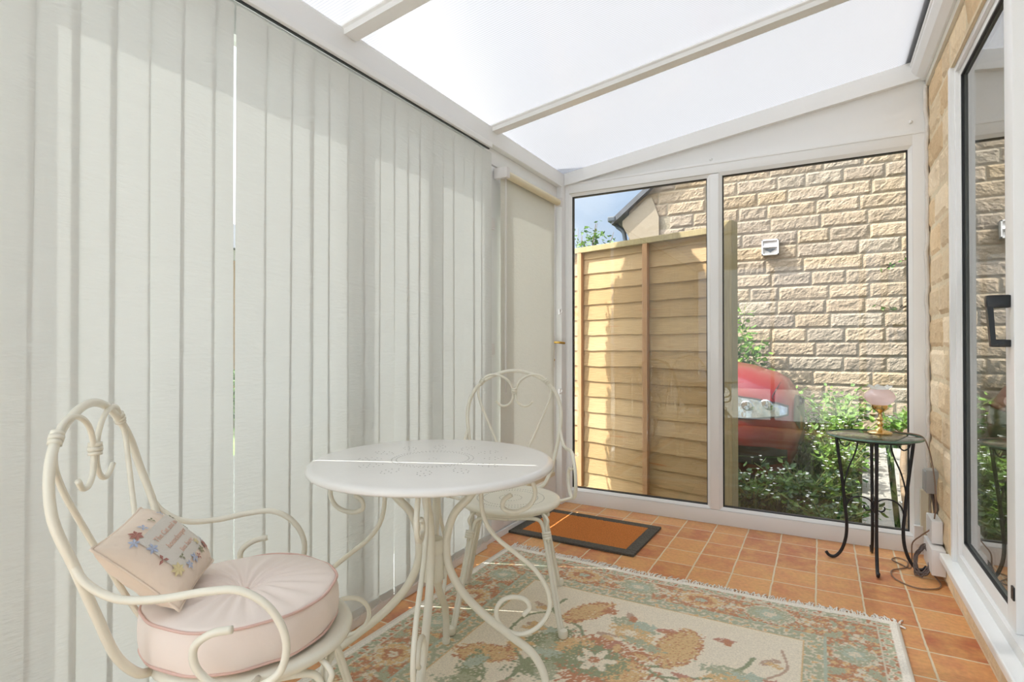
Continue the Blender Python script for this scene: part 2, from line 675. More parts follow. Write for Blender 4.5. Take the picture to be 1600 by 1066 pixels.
def gz(x, y):
    if -1.9 < x < 4.8 and -1.3 < y < 3.6:
        return -.16
    h = -.14 + .30 * min(1, max(0, (y - 4.6) / 1.8)) * (1 if x > -1.2 else 0.0)
    return h + .03 * noise.noise(Vector((x * 1.5, y * 1.5, 0)))


grid(bm, 161, 131, lambda u, v: (lambda x, y: (x, y, gz(x, y)))(-26 + u * 36, -9 + v * 30))
struct('ground', bm, M['soil'], 'soil and rough grass outside the conservatory', smooth=True)
bm = box(B(), -5.2, -1.8, -1.5, 3.6, -.15, -.06)
struct('paved_path', bm, M['paving'], 'pale paved strip outside the blinds')

bm = box(B(), -6, 6, -8.5, -1.12, -.15, -.05)  # unseen pale slab, added to bounce sunlight into the room
struct('bounce_paving', bm, M['palepaving'], 'pale unseen paving added behind the camera end to bounce light indoors')
# ------------------------------------------------------------------ far gable (window_1)
bm = B()
FR = M['upvc']
y0, y1 = YF, YF + .075
gx0, gx1 = -1.455, .392      # glass edges
box(bm, -1.56, gx0 - .018, y0, y1, 0, 2.13, .003)
box(bm, gx1 + .018, .48, y0, y1, 0, 2.13, .003)
box(bm, -.572, -.522, y0, y1, .086, 2.064, .003)
box(bm, gx0 - .02, gx1 + .02, y0, y1, 0, .084, .003)
box(bm, gx0 - .02, gx1 + .02, y0, y1, 2.068, 2.13, .003)
w1 = struct('window_1', bm, FR, 'white framed two-pane glazed gable at the far end', smooth='auto')


def bead(x0, x1, z0, z1, y, b=.018, d=.012):
    """sloping glazing bead ring round a pane, gasket line inside it"""
    bm = B()
    o = [(x0 - b, z0 - b), (x1 + b, z0 - b), (x1 + b, z1 + b), (x0 - b, z1 + b)]
    i_ = [(x0, z0), (x1, z0), (x1, z1), (x0, z1)]
    g = .005
    gg = [(x0 + g, z0 + g), (x1 - g, z0 + g), (x1 - g, z1 - g), (x0 + g, z1 - g)]
    vo = [bm.verts.new((p[0], y, p[1])) for p in o]
    vi = [bm.verts.new((p[0], y + d, p[1])) for p in i_]
    vj = [bm.verts.new((p[0], y + d + .004, p[1])) for p in gg]
    vk = [bm.verts.new((p[0], y + d + .03, p[1])) for p in gg]
    for k in range(4):
        k2 = (k + 1) % 4
        bm.faces.new((vo[k], vo[k2], vi[k2], vi[k]))
        f = bm.faces.new((vi[k], vi[k2], vj[k2], vj[k]))
        f.material_index = 1
        f = bm.faces.new((vj[k], vj[k2], vk[k2], vk[k]))
        f.material_index = 1
    return bm


panes = [(gx0, -.590, .104, 2.046), (-.504, gx1, .104, 2.05)]
for p in panes:
    struct('glazing_bead', bead(*p, y0), [FR, M['gasket']], parent=w1)
    struct('pane', box(B(), p[0] - .01, p[1] + .01, y0 + .022, y0 + .030, p[2] - .01, p[3] + .01), M['glass'], parent=w1)
# gable panel above the window, sloping ceiling trim
bm = prism(B(), [(-1.56, 2.13), (.48, 2.13), (.48, roofz(.48)), (-1.56, roofz(-1.56))], 'y', YF + .012, YF + .07)
struct('wall_far', bm, FR, 'white triangular panel above the glazed gable')
bm = prism(B(), [(-1.54, 2.115), (.45, 2.392), (.45, roofz(.45) - .004), (-1.54, roofz(-1.54) - .004)], 'y', YF - .022, YF + .012)
struct('trim_1', bm, FR, 'white sloping bar under the roof at the far gable')
bm = B()
box(bm, -1.55, .475, YF - .003, YF + .014, 2.122, 2.136, .002)
struct('trim_2', bm, FR, 'thin white bead above the far window')
for x, z in ((.405, 2.19), (-.566, 2.155)):
    bm = lathe(B(), [(0, .006), (.006, .005), (.009, 0)], 12)
    o = tag(obj('cover_cap', bm, FR, smooth=True), 'small white screw cap on the gable panel ' + ('near the stone wall' if x > 0 else 'above the window mullion'), 'screw cap')
    o.location = (x, YF + .010, z)
    o.rotation_euler = (pi / 2, 0, 0)

# rear gable behind the camera (window_2)
bm = B()
y0b, y1b = YB - .075, YB
for (a, b, c, d) in ((-1.56, -1.47, 0, 2.13), (.40, .48, 0, 2.13), (-.57, -.52, .09, 2.06), (-1.48, .41, 0, .09), (-1.48, .41, 2.06, 2.13)):
    box(bm, a, b, y0b, y1b, c, d, .003)
prism(bm, [(-1.56, 2.13), (.48, 2.13), (.48, roofz(.48)), (-1.56, roofz(-1.56))], 'y', y0b, y1b)
w2 = struct('window_2', bm, FR, 'white framed glazed gable behind the camera')
for a, b in ((-1.48, -.56), (-.53, .41)):
    struct('pane', box(B(), a, b, YB - .04, YB - .034, .08, 2.07), M['glass'], parent=w2)

# ------------------------------------------------------------------ glazed side wall (left)
bm = B()
XO, XI = -1.625, -1.56
box(bm, XO, XI, YB, 2.46, 0, .145, .003)
box(bm, XO, -1.50, YB, YF, 2.105, 2.196, .004)
box(bm, XO, XI, YB, 2.46, 2.0, 2.11)
for a, b in ((-.95, -.87), (-.52, -.44), (.465, .55), (1.455, 1.57), (1.93, 2.01), (2.40, 2.47)):
    box(bm, XO, XI, a, b, .1, 2.02, .003)
w3 = struct('window_3', bm, FR, 'white window frames behind the vertical blinds')
for a, b in ((-.88, -.51), (-.45, .475), (.54, 1.465), (1.56, 1.94), (2.0, 2.41)):
    struct('pane', box(B(), -1.60, -1.594, a, b, .11, 2.02), M['glass'], parent=w3)
bm = B()
tube(bm, [(-1.505, YB, 2.187), (-1.505, YF, 2.187)], .006, 8, sub=1)
struct('trim_3', bm, FR, 'white bead along the top of the eaves beam')
bm = box(B(), -1.56, -1.512, YB, 2.47, 0, .045, .004)
struct('baseboard_left', bm, FR, 'low white trim along the floor under the blinds')
# eaves gutter outside
bm = B()
pr = []
for k in range(13):
    a = pi + pi * k / 12
    pr.append((-1.715 + .055 * cos(a), 2.145 + .058 * sin(a)))
for k in range(13):
    a = 2 * pi - pi * k / 12
    pr.append((-1.715 + .050 * cos(a), 2.146 + .053 * sin(a)))
prism(bm, pr, 'y', YB - .1, YF + .1)
struct('eaves_gutter', bm, FR, 'white eaves gutter outside the side windows', smooth=False)

# door in the left wall (door_1)
bm = B()
box(bm, -1.60, -1.50, 3.392, YF + .01, 0, 2.105, .004)        # post beside the gable
box(bm, -1.60, -1.535, 2.475, 2.528, 0, 2.105, .003)         # hinge-side frame
box(bm, -1.60, -1.535, 2.528, 3.392, 2.02, 2.105, .003)
box(bm, -1.60, -1.535, 2.528, 3.392, 0, .035, .003)
d1f = struct('door_1', bm, FR, 'white door frame in the far left corner', smooth='auto')
bm = B()
lx0, lx1 = -1.592, -1.540
box(bm, lx0, lx1, 2.534, 2.690, .04, 2.015, .004)
box(bm, lx0, lx1, 3.285, 3.388, .04, 2.015, .004)
box(bm, lx0, lx1, 2.690, 3.285, .04, .25, .004)
box(bm, lx0, lx1, 2.690, 3.285, 1.93, 2.015, .004)
struct('door_leaf', bm, FR, parent=d1f, smooth='auto')
struct('pane', box(B(), -1.572, -1.566, 2.685, 3.29, .24, 1.94), M['glass'], parent=d1f)
bm = B()
box(bm, -1.541, -1.532, 3.318, 3.346, .905, 1.115, .004)
tube(bm, [(-1.535, 3.332, 1.070), (-1.505, 3.332, 1.070), (-1.488, 3.336, 1.069), (-1.478, 3.352, 1.067), (-1.474, 3.375, 1.066)], .0080, 10)
tube(bm, [(-1.534, 3.332, .955), (-1.526, 3.332, .955)], .008, 10, sub=1)
struct('door_handle', bm, M['brass_dull'], 'brass lever handle', parent=d1f, smooth='auto')
for z in (1.03, 1.70, .35):
    bm = B()
    tube(bm, [(-1.522, 2.505, z - .035), (-1.522, 2.505, z - .003)], .010, 12, sub=1)
    tube(bm, [(-1.522, 2.505, z + .003), (-1.522, 2.505, z + .037)], .010, 12, sub=1)
    box(bm, -1.541, -1.528, 2.508, 2.575, z - .028, z + .030, .003)
    struct('hinge', bm, M['whitebox'], parent=d1f, smooth='auto')
struct('draught_gap', box(B(), -1.560, -1.5425, 2.5275, 2.5345, .04, 2.015), M['gasket'], parent=d1f)
for z in (1.27, .75):
    bm = box(B(), -1.502, -1.488, 3.335, 3.355, z - .018, z + .018, .004)
    tube(bm, [(-1.49, 3.345, z - .01), (-1.478, 3.345, z - .002), (-1.478, 3.345, z + .012)], .005, 8)
    struct('blind_cleat', bm, M['whitebox'], parent=d1f)

# roller blind on the door
rb = thing('roller_blind', 'cream roller blind pulled down over the door in the corner', 'roller blind', (-1.48, 2.93, 1.97))


def rel(bm, t):
    bmesh.ops.translate(bm, verts=bm.verts, vec=-Vector(t.location))
    return bm


obj('roller_tube', rel(tube(B(), [(-1.478, 2.605, 1.972), (-1.478, 3.285, 1.972)], .021, 20, sub=1), rb), M['tube_cream'], rb, 'auto')
for ya, yb in ((2.570, 2.606), (3.284, 3.300)):
    obj('bracket', rel(box(B(), -1.535, -1.452, ya, yb, 1.945, 2.003, .006), rb), M['whitebox'], rb, 'auto')
bm = B()
grid(bm, 40, 12, lambda u, v: Vector((-1.500 + .0015 * sin(u * 9) + .002 * sin(v * 3 + u * 4), 2.582 + u * .690, .235 + v * (1.972 - .235))))
fab = obj('fabric', rel(bm, rb), M['roller'], rb, True)
obj('bottom_bar', rel(box(B(), -1.507, -1.494, 2.582, 3.272, .215, .240, .003), rb), M['tube_cream'], rb)
bm = B()
for yy in (2.585, 2.596):
    tube(bm, [(-1.470, yy, 1.965), (-1.470, yy, 1.4), (-1.471, yy + .001, .8)], .0016, 6, sub=4)
tube(bm, [(-1.471, 2.586, .8), (-1.471, 2.5905, .79), (-1.471, 2.597, .8)], .0016, 6, sub=4)
obj('pull_chain', rel(bm, rb), M['whitebox'], rb, True)

# ------------------------------------------------------------------ vertical blinds
vb = thing('vertical_blind', 'cream vertical louvre blind covering the whole left side of the room', 'vertical blind', (-1.50, .8, 2.08))
obj('headrail', rel(box(B(), -1.522, -1.484, YB + .02, 2.475, 2.074, 2.100, .003), vb), FR, vb)
bm = B()
yy = YB + .06
while yy < 2.46:
    box(bm, -1.507, -1.499, yy - .006, yy + .006, 2.052, 2.076)
    yy += .084
edges = [.460, .545, .628, .705, .79, .877, .963, 1.036, 1.128, 1.227, 1.307] + [1.39 + .0838 * k for k in range(13)]
pre = []
a = .460
while a > -.86:
    a -= .084
    pre.insert(0, a)
edges = pre + edges
slat_bm_cache = {}
for i, ye in enumerate(edges):
    nxt = edges[i + 1] if i + 1 < len(edges) else ye + .082
    cy = (ye + nxt) / 2 + .006
    wd = .0955
    ang = radians(-2.6 - 1.0 * sin(i * 2.1))
    if abs(ye - .963) < .001:
        cy = ye + .0345 + .0
        wd = .073
        ang = radians(-1)
    wd = max(wd, nxt - ye + .009) if abs(ye - .963) > .001 else wd
    if abs(ye - 1.036) < .001:
        wd = .102
        cy = ye + .0065 + .051
        ang = radians(-2)
    bm = B()
    ph = random.random() * 6
    zt, zb = 2.056, .047

    def fs(u, v, wd=wd, ph=ph):
        x = (u - .5) * wd
        bow = .0012 * (1 - (2 * u - 1) ** 2)
        z = zb + v * (zt - zb)
        return Vector((bow + .0012 * sin(z * 2.1 + ph), x + .0012 * sin(z * 1.3 + ph), z))
    grid(bm, 7, 16, fs)
    s = obj('slat', bm, M['slat'], vb, True)
    tw = radians(random.uniform(-.12, .12))
    s.location = (-.003 + .0012 * ((i % 2) * 2 - 1), cy - .8, -2.08)
    for key, sh in ((1.39 + .0838 * 4, .019), (1.39 + .0838 * 10, .017)):
        if abs(ye - key) < .001:       # hangs a little out of true: its foot opens a chink
            s.location.y += sh
            tw = sh / 2.05
    s.rotation_euler = (tw, 0, ang)
    bw = B()
    box(bw, -.0035, .0035, -wd / 2 + .004, wd / 2 - .004, .049, .078, .002)
    ww = obj('bottom_weight', bw, M['slat'], s)
    if cy > .3:
        bc = B()
        pts = []
        for k in range(13):
            t = k / 12
            pts.append(Vector((.006, -.04 + t * .084, 0.066 - .024 * (1 - (2 * t - 1) ** 2))))
        for k, p in enumerate(spline(pts, 2)):
            bmesh.ops.create_icosphere(bc, subdivisions=1, radius=.0018, matrix=Matrix.Translation(p))
        obj('linking_chain', bc, M['whitebox'], s)
obj('carriers', rel(bm if False else (lambda b: b)(box(B(), -1.508, -1.499, YB + .03, 2.47, 2.069, 2.074)), vb), M['black_plastic'], vb)

# ------------------------------------------------------------------ roof (ceiling)
TH = .016
bm = B()
xa, xb = -1.80, .50
for (ya, yb) in ((YB - .1, .45), (.45, 1.49), (1.49, 2.53), (2.53, YF + .1)):
    vs = [bm.verts.new((x, y, roofz(x) + dz)) for x in (xa, xb) for y in (ya, yb) for dz in (0, TH)]
    for q, mi in (((0, 4, 6, 2), 0), ((1, 3, 7, 5), 1), ((0, 1, 5, 4), 0), ((2, 6, 7, 3), 0), ((0, 2, 3, 1), 0), ((4, 5, 7, 6), 0)):
        f = bm.faces.new([vs[i] for i in q])
        f.material_index = mi
yk = YB - .09
while yk < YF + .09:
    f = bm.faces.new([bm.verts.new(p) for p in ((xa, yk, roofz(xa) + .0008), (xb, yk, roofz(xb) + .0008), (xb, yk, roofz(xb) + TH - .0008), (xa, yk, roofz(xa) + TH - .0008))])
    f.material_index = 2
    yk += FLUTE
struct('ceiling', bm, [M['poly'], M['polytop'], M['web']], 'fluted translucent polycarbonate roof')


def bar(y, w_, d):
    bm = B()
    prof = [(-w_ / 2, 0), (-w_ / 2, -.006), (-w_ / 2 + .008, -.012), (-w_ / 2 + .012, -d), (w_ / 2 - .012, -d), (w_ / 2 - .008, -.012), (w_ / 2, -.006), (w_ / 2, 0)]
    xs = (-1.53, .41)
    rings = [[bm.verts.new((x, y + p[0], roofz(x) + p[1] - .0005)) for p in prof] for x in xs]
    n = len(prof)
    for k in range(n):
        bm.faces.new((rings[0][k], rings[0][(k + 1) % n], rings[1][(k + 1) % n], rings[1][k]))
    bm.faces.new(rings[0])
    bm.faces.new(rings[1])
    return bm


for i, y in enumerate((.45, 1.49, 2.53)):
    struct('trim_%d' % (4 + i), bar(y, .082, .030), FR, ('white glazing bar across the roof, ' + ('out of sight overhead', 'nearer one', 'farther one')[i]))
# outer caps of the bars
for i, y in enumerate((.45, 1.49, 2.53)):
    bm = B()
    vs = [bm.verts.new((x, y + dy, roofz(x) + TH + dz)) for x in (-1.80, .5) for dy in (-.022, .022) for dz in (0.001, .018)]
    for q in ((0, 1, 3, 2), (4, 6, 7, 5), (0, 4, 5, 1), (2, 3, 7, 6), (0, 2, 6, 4), (1, 5, 7, 3)):
        bm.faces.new([vs[k] for k in q])
    struct('trim_%d' % (7 + i), bm, FR, 'outer capping of a roof glazing bar')
# wall-side bearer beam
bm = B()
prism(bm, [(.405, roofz(.405) - .006), (.405, 2.435), (.425, 2.405), (.455, 2.385), (.48, 2.385), (.48, roofz(.48) - .006)], 'y', YB, YF)
struct('trim_10', bm, FR, 'white wall bearer beam carrying the roof')
bm = B()
tube(bm, [(.408, YB, 2.462), (.408, YF, 2.462)], .010, 10, sub=1)
struct('trim_11', bm, FR, 'rounded bead along the bearer beam')
bm = prism(B(), [(.466, 2.352), (.466, 2.390), (.49, 2.39), (.49, 2.352)], 'y', YB, YF)
struct('trim_12', bm, M['plaster'], 'cream strip under the bearer beam')
bm = B()
vs = [bm.verts.new((x, y, roofz(x) + dz)) for x in (.37, .50) for y in (YB - .1, YF + .1) for dz in (.0175, .030)]
for q in ((0, 1, 3, 2), (4, 6, 7, 5), (0, 4, 5, 1), (2, 3, 7, 6), (0, 2, 6, 4), (1, 5, 7, 3)):
    bm.faces.new([vs[k] for k in q])
struct('lead_flashing', bm, M['lead'], 'lead flashing over the top edge of the roof')


# ------------------------------------------------------------------ split-face stone walls
def stone_wall(bm, U0, U1, V0, V1, place, course=.148, lens=(.26, .50), topf=None, leftf=None, seed=1, res=.03, depth=.014,
               palette=None, skip=None, voff=0.0):
    """rock-faced blocks; place(u, v, d) -> point; u along the wall, v up, d out of it"""
    rnd = random.Random(seed)
    cl = bm.loops.layers.float_color.get('tone') or bm.loops.layers.float_color.new('tone')
    joint = .009
    row = 0
    v = V0 - voff
    while v < V1 - .01:
        u = U0 - rnd.uniform(0, .3)
        while u < U1:
            ln = rnd.uniform(*lens)
            a, b = max(u, U0) + joint / 2, min(u + ln, U1) - joint / 2
            u += ln
            c0, c1 = max(v, V0) + joint / 2, min(v + course, V1) - joint / 2
            if b - a < .03 or c1 - c0 < .015:
                continue
            if skip and skip((a + b) / 2, (c0 + c1) / 2):
                continue
            base = rnd.choice(palette)
            k = rnd.uniform(.90, 1.08)
            colr = [min(1, c * k) for c in lin(base)]
            nu, nv = max(3, int((b - a) / res) + 1), max(4, int((c1 - c0) / res) + 2)
            sd_ = rnd.uniform(0, 100)
            tilt = rnd.uniform(-.004, .004)
            vs = []
            for i in range(nu):
                rw = []
                for j in range(nv):
                    uu, vv = a + (b - a) * i / (nu - 1), c0 + (c1 - c0) * j / (nv - 1)
                    ed = min(i, nu - 1 - i, j, nv - 1 - j)
                    if ed == 0:
                        d_ = .002
                    else:
                        d_ = depth * .8 + tilt * (2 * j / nv - 1) + depth * .42 * noise.noise(Vector((uu * 14 + sd_, vv * 14, sd_))) + depth * .38 * noise.noise(Vector((uu * 40, vv * 40, sd_)))
                        d_ = max(.004, d_)
                    if topf:
                        vv = min(vv, topf(uu))
                    rw.append(bm.verts.new(place(uu, vv, d_)))
                vs.append(rw)
            for i in range(nu - 1):
                for j in range(nv - 1):
                    f = bm.faces.new((vs[i][j], vs[i + 1][j], vs[i + 1][j + 1], vs[i][j + 1]))
                    for lp in f.loops:
                        lp[cl] = (*colr, 1)
        v += course
        row += 1
    return bm


BUFF = [(158, 139, 117), (155, 137, 116), (152, 135, 115), (160, 141, 118), (149, 133, 115), (155, 135, 110), (152, 138, 121), (146, 131, 115)]
# house wall inside (wall_right): pier beside patio door, strip above it, plinth below the sill
YJ = 2.94
bm = B()
pl = lambda u, v, d: Vector((WX1 - d * .8 + .004, u, v))
INB = [(230, 208, 174), (224, 200, 166), (234, 214, 184), (222, 194, 156)]
stone_wall(bm, YJ, YF + .02, 0, 2.36, pl, lens=(.22, .42), seed=5, res=.025, palette=INB)
stone_wall(bm, YB, YJ, 2.215, 2.36, pl, lens=(.3, .45), seed=8, res=.035, palette=INB)
stone_wall(bm, YB, YJ - .003, 0, .118, pl, course=.118, lens=(.3, .45), seed=9, res=.03, palette=INB)
wr = struct('wall_right', bm, M['stone_in'], 'buff split-face stone of the house wall beside the patio door')
bm = B()
box(bm, WX1 + .001, WX1 + .25, YJ, YF + .075, -.1, 2.7)
box(bm, WX1 + .001, WX1 + .25, YB - .1, YJ, 2.212, 2.7)
box(bm, WX1 + .001, WX1 + .25, YB - .1, YJ, -.1, .119)
struct('backing', bm, M['mortar_in'], parent=wr)
bm = box(B(), WX1 + .0, WX1 + .3, YB - .1, 3.53, 2.70, 5.2)
struct('upper_wall', bm, M['stone_in'] if False else M['smoothstone'], 'upper house wall outside above the roof')
bm = B()
rr_ = random.Random(3)
pts = []
z = .02
while z < 2.40:
    pts.append((WX1 - .012 + rr_.uniform(-.004, .004), YF - .006, z))
    z += .06
tube(bm, pts, .010, 6, sub=3)
struct('trim_13', bm, M['sealant'], 'ragged white sealant bead between gable frame and stone', smooth=True)
# sill
bm = box(B(), 0.447, .56, YB, 3.030, .119, .150, .006)
struct('trim_14', bm, M['sill'], 'white painted sill board below the patio door')

# patio door (door_2)
bm = B()
fx0, fx1 = .492, .56
box(bm, fx0, fx1, 2.905, YJ + .002, .150, 2.212, .003)
box(bm, fx0, fx1, YB, 2.905, .150, .190, .003)
box(bm, fx0, fx1, YB, 2.905, 2.185, 2.212, .003)
box(bm, WX1 - .004, WX1 + .02, YJ - .012, YJ + .02, .150, 2.215, .002)
d2 = struct('door_2', bm, FR, 'white framed sliding patio door in the stone wall', smooth='auto')
# near-side sliding leaf
bm = B()
sx0, sx1 = .505, .545
box(bm, sx0, sx1, 2.885, 2.905, .19, 2.185, .002)
box(bm, sx0, sx1, 2.185, 2.270, .19, 2.185, .004)
box(bm, sx0, sx1, 2.27, 2.885, .19, .243, .004)
box(bm, sx0, sx1, 2.27, 2.885, 2.160, 2.185, .004)
lf = struct('sliding_leaf', bm, FR, parent=d2, smooth='auto')
bm = B()
for (a, b, c, d) in ((2.27, 2.276, .243, 2.16), (2.878, 2.885, .243, 2.16), (2.27, 2.885, .243, .249), (2.27, 2.885, 2.154, 2.16)):
    box(bm, sx0 + .002, sx0 + .012, a, b, c, d)
struct('gasket', bm, M['gasket'], parent=d2)
struct('pane', box(B(), .518, .524, 2.265, 2.89, .235, 2.165), M['doorglass'], 'large clear pane', parent=d2)
# second leaf nearer the camera, on the outer track
bm = B()
box(bm, .548, .558, 2.10, 2.19, .19, 2.185)
box(bm, .548, .558, YB, 2.10, .19, .25)
box(bm, .548, .558, YB, 2.10, 2.15, 2.185)
struct('second_leaf', bm, FR, parent=d2)
struct('pane', box(B(), .552, .556, YB, 2.11, .24, 2.16), M['doorglass'], parent=d2)
bm = box(B(), .500, .506, 2.190, 2.215, .285, .325, .002)
for z in (.295, .315):
    tube(bm, [(.4995, 2.203, z), (.504, 2.203, z)], .006, 10, sub=1)
struct('lock_plate', bm, M['black_plastic'], parent=d2)
# handle
bm = B()
hy = 2.222
box(bm, .446, .507, hy - .013, hy + .013, 1.165, 1.205, .007)
prism(bm, [(.446, 1.195), (.462, 1.195), (.470, 1.052), (.458, 1.052)], 'y', hy - .012, hy + .012)
box(bm, .456, .507, hy - .011, hy + .011, 1.045, 1.068, .005)
struct('door_handle', bm, M['black_plastic'], 'black bow handle', parent=d2, smooth='auto')

# room behind the patio door
bm = B()
rx0, rx1, ry0, ry1 = .75, 4.6, -.9, 3.3
box(bm, rx0 - .27 + .06, rx1, ry0, ry1, -.05, .0)
box(bm, rx1, rx1 + .05, ry0, ry1, -.05, 2.5)
box(bm, rx0, rx1, ry1, ry1 + .05, -.05, 2.5)
box(bm, rx0, rx1, ry0 - .05, ry0, -.05, 2.5)
box(bm, rx0, rx1 + .05, ry0, ry1, 2.4, 2.5)
struct('wall_inner_room', bm, M['roomwall'], 'plain pale room behind the patio door')

# ------------------------------------------------------------------ neighbour's stone gable
NY = 6.6
slope = .80


def verge(x):
    return 2.63 + slope * (x + 2.08) if x < 1.6 else 2.63 + slope * (3.68) - slope * (x - 1.6)


nh = thing('neighbour_house', 'buff split-face stone gable end of the neighbouring house', 'house', (0, NY, -.1))
bm = B()
stone_wall(bm, -2.03, 3.3, 0, 5.6, lambda u, v, d: Vector((u, -d * 1.15, v)), course=.148, lens=(.26, .56), topf=lambda u: verge(u) + .1,
           seed=11, res=.022, depth=.014, palette=BUFF, skip=lambda u, v: v > verge(u) + .12 or (-2.1 < u < -1.62 and 2.37 < v < 2.72) and u < -1.7)
obj('stone_blocks', bm, M['stone'], nh)
bm = prism(B(), [(-2.03, 0), (3.3, 0), (3.3, verge(3.3) + .1), (1.6, verge(1.6) + .1), (-2.03, verge(-2.03) + .1)], 'y', 0, .3)
obj('mortar_backing', bm, M['mortar'], nh)
bm = prism(B(), [(-2.10, 2.66), (-2.10, 2.60), (-1.98, 2.38), (-1.66, 2.38), (-1.66, 2.66), (-1.74, 2.90), (-1.80, 2.90)], 'y', -.035, .05)
obj('kneeler_stone', bm, M['smoothstone'], nh)
bm = B()
for sgn in (1, -1):
    pts = []
    x_a, x_b = (-2.22, 1.6) if sgn > 0 else (1.6, 3.7)
    za, zb_ = verge(x_a) + .1, verge(x_b) + .1
    prism(bm, [(x_a, za), (x_b, zb_), (x_b, zb_ + .07), (x_a, za + .07)], 'y', -.09, 6)
obj('roof', bm, M['slate'], nh)
bm = box(B(), -2.27, -2.17, -.10, 6, 2.655, 2.72, .015)
obj('gutter', bm, M['gutter'], nh)
bm = tube(B(), [(-2.20, .03, 2.68), (-2.19, .03, 2.62), (-2.10, .03, 2.52), (-2.10, .03, 0)], .026, 12)
obj('downpipe', bm, M['gutter'], nh, 'auto')
# vent cover
vc = thing('vent_cover', 'small white louvred vent cover on the neighbour stone wall', 'vent', (-.468, NY - .035, 2.098))
bm = B()
a = .082
box(bm, -a, a, -.004, .02, -a, a, .003)
obj('backplate', bm, M['whitebox'], vc)
bm = B()
for (x0_, x1_, z0_, z1_) in ((-a, -a + .012, -a, a), (a - .012, a, -a, a), (-a, a, a - .012, a), (-a, a, -a, -a + .012)):
    box(bm, x0_, x1_, -.05, -.004, z0_, z1_)
obj('rim', bm, M['whitebox'], vc)
bm = B()
prism(bm, [(-.05, .0), (-.012, .062), (-.004, .062), (-.004, .0)], 'x', -.068, .068)
obj('flap', bm, M['whitebox'], vc)
bm = B()
prism(bm, [(-.055, -.018), (.055, -.018), (.0, -.052)], 'y', -.03, -.004)
obj('outlet', bm, M['gutter'], vc)

# ------------------------------------------------------------------ garden fence
P0 = Vector((-.47, 3.75, 0))
fd = Vector((-1.25, .37, 0)).normalized()
fa = atan2(fd.y, fd.x)
fn = thing('garden_fence', 'waney-lap pine fence panels with post and capping outside the far window', 'fence', P0, fa)
# local frame: +x runs away to the left, +y is AWAY from us? set so that -y local (after rotation) faces house
# local x -> fd ; local y -> Rz(90) fd = (-fd.y, fd.x) points towards the house (negative world y)
FT = 1.80
bm = B()
cl = bm.loops.layers.float_color.new('tone')
z = -.05
row = 0
tones = [(194, 162, 120), (188, 155, 113), (182, 149, 107), (196, 164, 124), (178, 145, 103)]
while z < FT - .06:
    hh = .148
    tn = lin(tones[(row * 7) % 5])
    ns = 90
    lenf = 2.6
    rows_ = []
    for i in range(ns + 1):
        u = .08 + lenf * i / ns
        wv = .007 * noise.noise(Vector((u * 3.2, row * 3.7, 0))) + .004 * noise.noise(Vector((u * 14, row * 9.1, 0)))
        zb_ = z + wv
        zt_ = min(z + hh, FT - .03)
        rows_.append([bm.verts.new((u, -.004, zt_)), bm.verts.new((u, .007, zb_)), bm.verts.new((u, -.001, zb_)), bm.verts.new((u, -.013, zt_))])
    for i in range(ns):
        for k in range(4):
            f = bm.faces.new((rows_[i][k], rows_[i + 1][k], rows_[i + 1][(k + 1) % 4], rows_[i][(k + 1) % 4]))
            for lp in f.loops:
                lp[cl] = (*tn, 1)
    z += .118
    row += 1
obj('board_panel', bm, M['pine'], fn)
for s_ in (1.215, .630, 1.80, 2.4):
    obj('batten', box(B(), s_ - .020, s_ + .020, .011, .040, -.05, FT - .03, .002), M['batten'], fn)
obj('cap_rail', box(B(), .05, 2.7, -.028, .042, FT - .03, FT + .012, .003), M['pinepost'], fn)
obj('post', box(B(), 0, .085, -.04, .048, -.15, FT + .035, .004), M['pinepost'], fn)
obj('gravel_board', box(B(), .085, 2.7, -.02, .012, -.16, -.04, .003), M['pinepost'], fn)

# ------------------------------------------------------------------ red car
CX, CYc = -.13, 5.40        # nose x, centreline y
car = thing('red_car', 'glossy red hatchback parked beyond the fence with its front showing', 'car', (CX, CYc, -.15))
CG = -.15


def interp(tab, x):
    for (a, va), (b, vb_) in zip(tab, tab[1:]):
        if x <= b:
            t = max(0, (x - a) / (b - a))
            t = t * t * (3 - 2 * t) * .5 + t * .5
            return va + (vb_ - va) * t
    return tab[-1][1]


# s = distance back from the nose
TOP = [(0, .62), (.02, .70), (.05, .80), (.12, .905), (.22, .965), (.45, 1.035), (.75, 1.09), (1.1, 1.125), (3.2, 1.13), (3.9, 1.10), (4.1, .85), (4.15, .7)]
BOT = [(0, .50), (.02, .42), (.05, .30), (.12, .15), (.3, .11), (4.0, .15), (4.15, .4)]
HW = [(0, .31), (.02, .47), (.06, .58), (.16, .69), (.35, .765), (.7, .797), (3.4, .80), (4.0, .70), (4.15, .54)]


def carside(s, z):
    """y offset of the flank at distance s, height z (towards the viewer is negative)"""
    t, b, hw = interp(TOP, s), interp(BOT, s), interp(HW, s)
    zc, h = (t + b) / 2, (t - b) / 2
    q = min(.999, abs((z - zc) / h))
    n = 3.2
    y = hw * (1 - q ** n) ** (1 / n)
    return y


